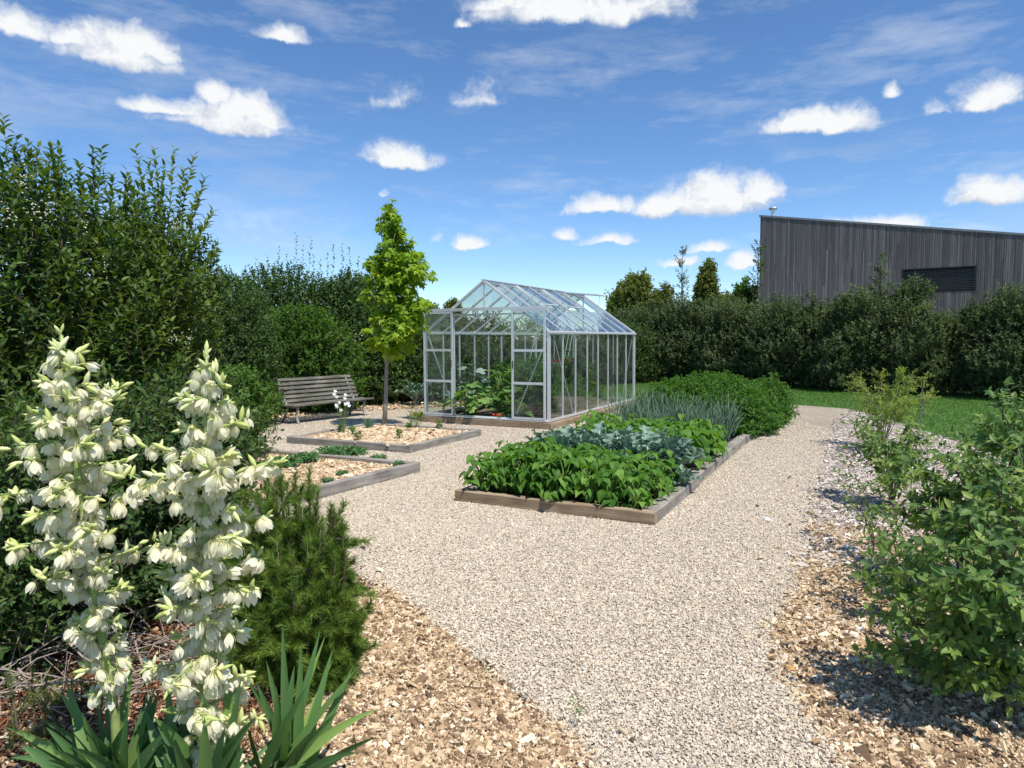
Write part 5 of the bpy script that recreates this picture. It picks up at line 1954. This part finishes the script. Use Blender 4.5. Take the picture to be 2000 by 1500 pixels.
# ------------------------------------------------------------------ pine
def pine():
    pb = G(585, 1330)
    root = thing('dwarf_pine', 'bushy dwarf pine with fine green needles between the yuccas and the gravel', 'pine', (pb[0], pb[1], 0))
    rg = np.random.default_rng(81)
    D0 = pb[1]
    tips = []
    for (px, py, dd) in [(604, 915, .25), (575, 925, .3), (650, 985, .1), (668, 1015, .05), (676, 1085, .0), (520, 915, .35), (545, 905, .35), (655, 1000, .1), (615, 985, .15), (560, 1000, .1), (672, 1045, .0), (640, 1060, .0), (600, 1060, -.1), (540, 1060, .0), (500, 1020, .2), (520, 960, .3), (650, 1130, -.05), (610, 1140, -.15), (570, 1150, -.2),
                         (640, 1180, -.05), (530, 1150, -.1), (490, 1120, .1), (600, 1220, -.2), (560, 1240, -.25), (520, 1230, -.1), (480, 1200, .0), (680, 1190, .0), (700, 1215, .0), (670, 1235, -.05), (700, 1260, -.05), (670, 1290, -.1), (640, 1300, -.15),
                         (640, 1350, -.15), (600, 1310, -.2), (670, 1350, -.1), (520, 1000, .2), (540, 1080, .1), (500, 1160, .1), (460, 1030, .3), (590, 990, .1), (570, 1090, -.1), (620, 960, .15), (645, 1010, .1), (560, 945, .3), (535, 950, .25), (505, 965, .3), (485, 1000, .25), (470, 1060, .2), (625, 1030, .0), (655, 1090, -.05), (625, 1190, -.15), (585, 1180, -.2), (545, 1200, -.15), (505, 1230, -.05), (470, 1150, .1), (445, 1000, .4), (580, 970, .2), (605, 1110, -.1), (650, 1250, -.1), (560, 1320, -.2), (520, 1300, -.15), (480, 1280, 0), (450, 1150, .2), (440, 1060, .3), (470, 980, .4), (440, 1230, .1), (620, 1100, .3), (660, 1080, .25), (580, 1050, .4), (500, 1100, .45), (640, 1240, .1)]:
        tips.append(AT(px, py, D0 + dd) - np.array((pb[0], pb[1], 0)))
    tips = np.array(tips)
    T, A = Acc(), Acc()
    P, Y, R_, S_ = [], [], [], []
    for tp in tips:
        if tp[2] < .05:
            tp[2] = .08
        base = np.array([tp[0] * .35, .1 + tp[1] * .35, .0])
        ts = np.linspace(0, 1, 8)[:, None]
        mid = base + (tp - base) * np.array([.65, .65, .35])
        C = (1 - ts) ** 2 * base + 2 * ts * (1 - ts) * mid + ts ** 2 * tp
        tube(T, C, np.linspace(.013, .004, 8), 5)
        # side twigs
        subs = [(C[3] + (C[-1] - C[3]) * .0, C[-1], .5)]
        for k in range(16):
            q_ = rg.uniform(.2, .97)
            p = C[int(q_ * 7)]
            dr = norm(norm(C[-1] - C[3]) * .5 + rg.normal(0, .7, 3) + np.array([0, -.1, .3]))
            e = p + dr * rg.uniform(.07, .17)
            tube(T, [p, (p + e) / 2, e], [.004, .003, .002], 4)
            subs.append((p, e, rg.uniform(.2, .8)))
        for (p, e, rn) in subs:
            ln = np.linalg.norm(e - p)
            d = norm(e - p)
            n_ = int(90 + 800 * ln)
            t = rg.uniform(.15, 1.0, n_)
            rad = norm(rg.normal(0, 1, (n_, 3)))
            rad -= (rad @ d)[:, None] * d
            yv = norm(d[None] * .9 + norm(rad) * rg.uniform(.5, 1.0, (n_, 1)))
            P.append(p + (e - p) * t[:, None])
            Y.append(yv)
            R_.append(np.clip(rn + rg.normal(0, .12, n_) + .25 * (t - .6), 0, 1))
            S_.append(rg.uniform(.032, .058, n_))
    P, Y, R_, S_ = map(np.concatenate, (P, Y, R_, S_))
    nd = (np.array([(-.5, 0, 0), (.5, 0, 0), (0, 1, 0)], float), [np.array([[0, 1, 2]])])
    S3 = np.stack([np.full(len(P), .0034), S_, S_], 1)
    scatter(A, nd, P, frames(Y, rg.normal(0, 1, P.shape)), S3, R_)
    A.build('needles', ML['pine'], root)
    T.build('branches', M_BARK, root, smooth=True)


pine()
# low pine growth at the lower left
def low_pine(label, px, py, D, seed, n=26, r=.28, h=.25):
    p = AT(px, py, D)
    root = thing('low_pine', label, 'pine', (p[0], p[1], 0))
    rg = np.random.default_rng(seed)
    T, A = Acc(), Acc()
    nd = (np.array([(-.5, 0, 0), (.5, 0, 0), (0, 1, 0)], float), [np.array([[0, 1, 2]])])
    for k in range(n):
        th = rg.uniform(0, 6.28)
        rr = r * math.sqrt(rg.uniform(0, 1))
        b0 = np.array([rr * math.cos(th), rr * math.sin(th), .03])
        e = b0 + np.array([rg.normal(0, .08), rg.normal(0, .08), rg.uniform(.3, 1) * h])
        tube(T, [b0 * .3, b0, e], [.006, .004, .002], 4)
        m_ = 110
        t = rg.uniform(0, 1, m_)
        d = norm(e - b0)
        yv = norm(d + norm(rg.normal(0, 1, (m_, 3))) * .8)
        scatter(A, nd, b0 + (e - b0) * t[:, None], frames(yv, rg.normal(0, 1, (m_, 3))), np.stack([np.full(m_, .002), *[rg.uniform(.02, .04, m_)] * 2], 1), np.clip(rg.normal(.45, .2, m_), 0, 1))
    A.build('needles', ML['pine'], root)
    T.build('branches', M_BARK, root)


low_pine('sparse low pine tuft at the lower left edge below the dead branches', 60, 1400, 2.75, 5)
low_pine('sparse low pine tuft below the left yucca flowers', 170, 1390, 2.9, 6, 16, .2, .18)

# dead branches pile and rusty needles
rg = np.random.default_rng(91)
A = Acc()
for k in range(75):
    c = AT(rg.uniform(-40, 320), rg.uniform(1270, 1400), 3.0)
    c[1] = rg.uniform(2.75, 3.5)
    c[2] = abs(rg.normal(0, .1)) + .03
    th = rg.uniform(-.7, .9)
    L_2 = rg.uniform(.15, .5)
    d = np.array([math.cos(th), rg.normal(0, .5), math.sin(th) * .6]) * L_2
    P_ = c + d * np.linspace(-.5, .5, 5)[:, None] + rg.normal(0, .015, (5, 3))
    P_[:, 2] = np.maximum(P_[:, 2], .015)
    tube(A, P_, np.linspace(.005, .0022, 5), 5)
    for q_ in range(2):
        e = P_[2 + q_] + rg.normal(0, .09, 3)
        e[2] = max(.015, e[2])
        tube(A, [P_[2 + q_], e], [.003, .0012], 4)
A.build('dead_twigs', M_TWIG, kind='stuff', label='tangle of dry grey twigs on the ground below the left yucca', category='twigs')
A = Acc()
nn = 5200
Pn = np.stack([rg.uniform(-2.4, -1.0, nn), rg.uniform(2.5, 4.2, nn), rg.uniform(.015, .06, nn)], 1)
th = rg.uniform(0, 6.28, nn)
nd = (np.array([(-.5, 0, 0), (.5, 0, 0), (0, 1, 0)], float), [np.array([[0, 1, 2]])])
scatter(A, nd, Pn, frames(np.stack([np.cos(th), np.sin(th), rg.normal(0, .25, nn)], 1), np.tile([0., 0, 1], (nn, 1)) + rg.normal(0, .3, (nn, 3))), np.stack([np.full(nn, .006), *[rg.uniform(.04, .08, nn)] * 2], 1), rg.uniform(0, 1, nn))
A.build('fallen_needles', leaf_mat('rusty_needle', (.10, .03, .018), (.20, .06, .03), (.30, .12, .06), .1, .8, .2, (1, 1, 1)), kind='stuff', label='rusty red fallen needles under the shrubs at the lower left', category='litter')

# ------------------------------------------------------------------ shrubs on the right
def branchy(root, seed, base, tips, nsub, ll, tm, m_leaf, sub=.22, K=9, droop=.25, ang=60, rb=.010, bark=M_BARK, fol='foliage', up_n=1.0):
    rg = np.random.default_rng(seed)
    A, T = Acc(), Acc()
    P0, D = [], []
    for tp in tips:
        tp = np.array(tp)
        ts = np.linspace(0, 1, 9)[:, None]
        mid = base + (tp - base) * np.array([.45, .45, .75])
        C = (1 - ts) ** 2 * base + 2 * ts * (1 - ts) * mid + ts ** 2 * tp
        C[1:-1] += rg.normal(0, .012, (7, 3))
        tube(T, C, np.linspace(rb, rb * .2, 9), 5)
        dm = norm(C[-1] - C[5])
        P0.append(C[-2])
        D.append(dm)
        for k in range(nsub):
            q_ = rg.uniform(.4, 1.0)
            p = C[0] * 0 + np.array([np.interp(q_ * 8, np.arange(9), C[:, c]) for c in range(3)])
            out = norm((tp - base) * np.array([1, 1, .15]))
            sd_ = np.cross(out, [0, 0, 1])
            dr = out * rg.uniform(.2, 1) + sd_ * rg.choice([-1, 1]) * rg.uniform(.3, 1) + np.array([0, 0, rg.uniform(-.15, .5)])
            P0.append(p)
            D.append(norm(dr))
    P0, D = np.array(P0), np.array(D)
    LL = sub * rg.uniform(.6, 1.3, len(P0))
    shoots(A, T, rg, P0, D, LL, K, ll, tm, ang=ang, droop=droop, up_n=up_n, twr=.0022, rn=np.clip(rg.normal(.45, .2, len(P0)), .05, .95), sidew=.22)
    A.build(fol, m_leaf, root)
    T.build('stem', bark, root, smooth=True)


def right_shrub(name, label, bx_, by_, spots, seed, **kw):
    root = thing(name, label, 'shrub', (bx_, by_, 0))
    tips = [AT(px, py, D) - np.array((bx_, by_, 0)) for px, py, D in spots]
    tips = [np.array((t[0], t[1], max(.12, t[2]))) for t in tips]
    branchy(root, seed, np.array([0, 0, 0.0]), tips, **kw)
    return root


rg = np.random.default_rng(97)
sp1 = [(1765, 1150, 2.9), (1735, 1270, 2.85), (1765, 1060, 3.0), (1800, 1110, 2.7), (1850, 1180, 2.6), (1780, 1210, 2.8), (1840, 1060, 2.7), (1900, 1120, 2.55), (1880, 1250, 2.6), (1950, 1190, 2.5), (1990, 1290, 2.5), (1930, 1330, 2.6),
       (1960, 1060, 2.6), (2010, 1120, 2.5), (1890, 990, 2.8), (1950, 950, 2.8), (2040, 1000, 2.7), (2080, 1180, 2.6), (1870, 1320, 2.8), (2040, 1330, 2.7), (1800, 1290, 3.0), (2090, 1090, 3.0), (1990, 1000, 3.2), (1870, 1100, 3.3)]
right_shrub('spindle_shrub', 'large green shrub with layered oval leaves hanging over the chips at the lower right', 2.25, 3.15, sp1, 1, nsub=13, ll=.058, tm=OVAL, m_leaf=ML['spindle'], sub=.2, K=10, rb=.014)
sp2 = [(1880, 870, 4.2), (1850, 900, 4.0), (1920, 830, 4.2), (1960, 780, 4.0), (1990, 830, 3.9), (1900, 940, 3.9), (1860, 960, 4.2), (1820, 930, 4.4), (1800, 990, 4.2), (1940, 900, 3.7), (2000, 900, 3.7), (1985, 960, 3.7), (1840, 1020, 4.0), (1780, 900, 4.6), (1790, 960, 4.5),
       (2040, 840, 3.9), (2060, 920, 3.8), (1930, 1000, 3.9), (2050, 800, 4.2), (1890, 1040, 4.2), (1760, 1000, 4.4)]
right_shrub('spindle_shrub', 'dark green shrub behind the large layered one, reaching up to the lawn level', 3.15, 4.3, sp2, 2, nsub=14, ll=.062, tm=OVAL, m_leaf=ML['spindle'], sub=.22, K=10, rb=.014)
sp3 = [(1700, 850, 6.4), (1690, 830, 6.6), (1730, 870, 6.2), (1720, 820, 6.6), (1760, 860, 6.2), (1790, 880, 6.0), (1770, 830, 6.4), (1740, 900, 6.0), (1800, 850, 6.2), (1690, 870, 6.4), (1750, 930, 5.9)]
right_shrub('low_shrub', 'low mid green shrub on the white chips, left of the dark green shrub', 3.65, 6.5, sp3, 3, nsub=16, ll=.06, tm=OVAL, m_leaf=ML['spindle'], sub=.18, K=8, rb=.009)
sp4 = [(1690, 755, 9.8), (1720, 735, 9.8), (1750, 730, 9.6), (1700, 770, 9.4), (1735, 760, 9.4), (1770, 750, 9.6), (1790, 775, 9.3), (1760, 785, 9.2), (1720, 790, 9.2), (1780, 735, 9.8), (1680, 745, 10)]
right_shrub('yellow_shrub', 'feathery yellow green shrub where the path meets the lawn', 5.3, 9.7, sp4, 4, nsub=22, ll=.055, tm=LOWN, m_leaf=ML['yellow'], sub=.24, K=12, rb=.008, bark=M_BARKL)
sp5 = [(1812, 725, 8.8), (1820, 760, 8.7), (1805, 745, 8.9)]
right_shrub('slender_shrub', 'slender pale shoot standing alone right of the feathery shrub', 5.2, 8.75, sp5, 5, nsub=6, ll=.055, tm=LOWN, m_leaf=ML['yellow'], sub=.12, K=6, rb=.007, bark=M_BARKL)
sp6 = [(1640, 925, 5.2), (1660, 905, 5.2), (1690, 950, 5.0), (1670, 985, 4.9), (1700, 1010, 4.8)]
right_shrub('small_shrub', 'thin low twiggy plant at the left edge of the white chips', 2.75, 5.1, sp6, 6, nsub=4, ll=.05, tm=LOWN, m_leaf=ML['spindle'], sub=.12, K=7, rb=.005)
sp7 = [(1700, 1010, 3.9), (1710, 1080, 3.8), (1735, 960, 4.0), (1740, 1110, 3.7), (1760, 1150, 3.6), (1690, 1120, 3.8)]
right_shrub('small_shrub', 'young plant with narrow leaves on a dark stem left of the large shrub', 2.35, 3.95, sp7, 7, nsub=5, ll=.065, tm=LOWN, m_leaf=ML['spindle'], sub=.14, K=8, rb=.006)
sp8 = [(1965, 750, 3.3), (1940, 765, 3.3), (2000, 775, 3.3)]
right_shrub('arching_shrub', 'arching branch of pale round leaves against the hedge at the right edge', 2.9, 3.5, sp8, 8, nsub=2, ll=.07, tm=OVAL, m_leaf=ML['spindle'], sub=.12, K=7, rb=.007)

t = thing('added_shade_tree', 'small unseen tree added to cast shade on the right hand chips', 'tree', (3.75, 1.5, 0))  # tree out of view, added so its crown shades the right hand chips
shrub_parts(t, 401, [(0, 0, 3.1, .75, .6, .55), (-.5, .25, 2.9, .55, .4, .4), (.3, -.3, 3.5, .5, .5, .4)], 420, .34, 11, .09, OVAL, ML['spindle'], M_BARK, up=.3, nb=14, br=.02, foliage='crown', stem='trunk', trunk=(2.5, .06, 0), zmin=2.0)

# ------------------------------------------------------------------ small plants
def tuft(name, label, loc, seed, n, h, w, spread, m_leaf):
    rg = np.random.default_rng(seed)
    root = thing(name, label, 'plant', loc)
    lv = Acc()
    for k in range(n):
        th = rg.uniform(0, 6.28)
        s = spread * rg.uniform(.2, 1)
        sword(lv, np.array([rg.normal(0, spread * .25), rg.normal(0, spread * .25), 0]), np.array([math.cos(th) * s, math.sin(th) * s, h * rg.uniform(.6, 1.1)]), w, rg.uniform(0, .15), rg)
    lv.build('blades', m_leaf, root)
    return root


def gz(px, py, z):
    p = G(px, py, z)
    return tuple(p)


tuft('chives', 'clump of upright green chives beside the maple trunk', gz(721, 838, .075), 1, 70, .20, .009, .16, ML['leek'])
for k, (px, py, lb) in enumerate(((688, 851, 'small green seedling left of the chives in the square bed'), (665, 845, 'small green seedling at the foot of the white flowered stems'), (780, 858, 'small dark seedling right of centre in the square bed'), (800, 843, 'leafy seedling near the rear corner of the square bed'), (857, 840, 'small weed by the far right edge of the square bed'), (700, 862, 'tiny seedling near the left timber of the square bed'))):
    t = thing('seedling', lb, 'plant', gz(px, py, .078), 0, 'seedlings in the square bed')
    shrub_parts(t, 300 + k, [(0, 0, .05, .06, .06, .05)], 22, .06, 6, .035, LOW, ML['bean'] if k % 2 == 0 else ML['tomato'], M_STEM, up=.4, nb=3, br=.002, twr=.001, foliage='leaves')
# white flowered stems
rg = np.random.default_rng(99)
wf = thing('white_flowered_plant', 'thin wiry stems carrying small round white flowers in front of the bench', 'plant', gz(672, 848, .075))
A, B, C_ = Acc(), Acc(), Acc()
o3 = np.array(wf.location)
for (px, py) in ((655, 764), (658, 775), (653, 770), (675, 771), (663, 786), (675, 789), (680, 787), (658, 795), (666, 801), (674, 778), (682, 792), (657, 791)):
    tp = AT(px, py, wf.location.y - .05 + rg.normal(0, .08)) - o3
    tube(B, [(rg.normal(0, .02), 0, 0), tp * np.array([.5, .5, .6]) + rg.normal(0, .01, 3), tp], [.003, .002, .0015], 4)
    th = np.linspace(0, 2 * math.pi, 6)[:-1]
    for t_ in th:
        y_ = np.array([[math.cos(t_), -.3, math.sin(t_)]])
        scatter(A, leaf_t(.42, .1, .1), tp[None], frames(y_, np.array([[0, -1.0, .5]])), np.array([.033]), np.array([.9]))
n = 60
shoots(C_, None, rg, np.column_stack([rg.normal(0, .03, n), rg.normal(0, .03, n), rg.uniform(.05, .5, n)]), rg.normal(0, 1, (n, 3)) + np.array([0, 0, .8]), np.full(n, .08), 4, .03, LOWN)
A.build('flowers', simple('white_petal', (.85, .85, .84), .6), wf)
B.build('stems', M_STEM, wf)
C_.build('leaves', ML['tomato'], wf)
tuft('yellow_plant', 'bright yellow leaved tuft by the left foot of the greenhouse', gz(822, 818, 0), 3, 26, .16, .03, .26, leaf_mat('yellow_leaf', (.45, .42, .02), (.72, .66, .03), (.85, .80, .12), .3, .5, .4, (1.1, 1.1, .6)))
wk = thing('wiry_plant', 'wiry green plant by the rear corner of the square bed', 'plant', gz(815, 838, .075))
shrub_parts(wk, 320, [(0, 0, .22, .18, .15, .2)], 46, .15, 6, .035, LOWN, ML['tomato'], M_STEM, up=.5, nb=6, br=.004, twr=.002, foliage='leaves')
wk = thing('artichoke_plant', 'grey green large leaved plant left of the greenhouse door', 'plant', gz(812, 795, 0))
rgk = np.random.default_rng(6)
for ch in kp[0].children:
    c = ch.copy()
    SC.collection.objects.link(c)
    c.parent = wk
wk.scale = (1.6, 1.6, 1.6)
# strawberries along the rear of the left bed
sb = None
for k, (px, py, s, lb) in enumerate(((640, 893, 1.3, 'leafy strawberry plant at the rear timber of the straw bed, left of two'), (672, 895, 1.4, 'biggest strawberry plant at the rear timber of the straw bed'), (700, 893, 1.2, 'strawberry plant right of the biggest one in the straw bed'), (740, 903, .9, 'small strawberry plant near the corner of the straw bed'), (780, 912, .7, 'smallest strawberry plant, by the right corner of the straw bed'),
                                     (600, 905, 1.3, 'strawberry plant right behind the pine top'), (560, 915, 1.4, 'strawberry plant left of the pine top in the straw bed'), (520, 925, 1.3, 'strawberry plant beside the right yucca flowers'), (640, 945, .6, 'small strawberry seedling in the middle of the straw bed'), (668, 930, .6, 'reddish strawberry seedling in the straw bed'))):
    p = gz(px, py, .075)
    if sb is None:
        sb = thing('strawberry_plant', lb, 'plant', p, 0, 'strawberry plants in the straw bed')
        shrub_parts(sb, 330, [(0, 0, .09, .15, .15, .09)], 75, .08, 5, .055, OVAL, ML['strawb'], M_STEM, up=.3, nb=8, br=.002, twr=.0015, ang=75, foliage='leaves')
        sb.scale = (s * .75, s * .75, s * .6)
    else:
        dup(sb, p, k * 1.3, (s * .75, s * .75, s * .6), lb)
# leafless twig by the straw bed and debris on the gravel
tb = G(500, 925)
tw_ = thing('bare_twig', 'leafless dark twig rising between the right yucca flowers and the straw bed', 'twig', (tb[0], tb[1], 0))
a = Acc()
rgt = np.random.default_rng(12)
tp = AT(545, 848, tb[1]) - np.array((tb[0], tb[1], 0))
C9 = np.array([tp * t_ + np.array([.02 * math.sin(t_ * 5), 0, .02 * math.sin(t_ * 7)]) for t_ in np.linspace(0, 1, 9)])
tube(a, C9, np.linspace(.009, .003, 9), 5)
for k in range(9):
    p_ = C9[2 + k % 7]
    e_ = p_ + np.array([rgt.choice([-1, 1]) * rgt.uniform(.03, .07), 0, rgt.uniform(.03, .08)])
    tube(a, [p_, e_], [.004, .002], 4)
a.build('branch', M_BARK, tw_, smooth=True)
# white stone on the path
rgw = np.random.default_rng(3)
V, Fs = st_t[2]
for (px, py, s, col, nm, lb) in ((1500, 1013, .05, (.75, .74, .72), 'stone', 'flat white stone lying alone on the gravel path'), (1480, 987, .028, (.05, .045, .04), 'stone', 'small dark stone on the gravel path above the white one'), (710, 1068, .03, (.06, .05, .045), 'stone', 'small dark stone on the gravel right of the pine'), (1545, 1303, .035, (.5, .28, .1), 'wood_piece', 'orange brown piece of wood lying at the edge of the right hand chips')):
    a = Acc()
    a.add(V * np.array([1.4, 1, .4]) * s, Fs)
    a.build(nm, simple(nm + '_surface', col, .8, nscale=40), None, label=lb, category='stone' if nm == 'stone' else 'wood').location = gz(px, py, .035)
# small weed on the gravel edge
t = thing('weed', 'tiny green weed growing in the gravel edge at the bottom', 'plant', gz(1128, 1418, .02))
shrub_parts(t, 340, [(0, 0, .02, .03, .03, .02)], 10, .03, 5, .014, LOW, ML['bean'], M_STEM, up=.3, nb=3, br=.001, twr=.0008, foliage='leaves')
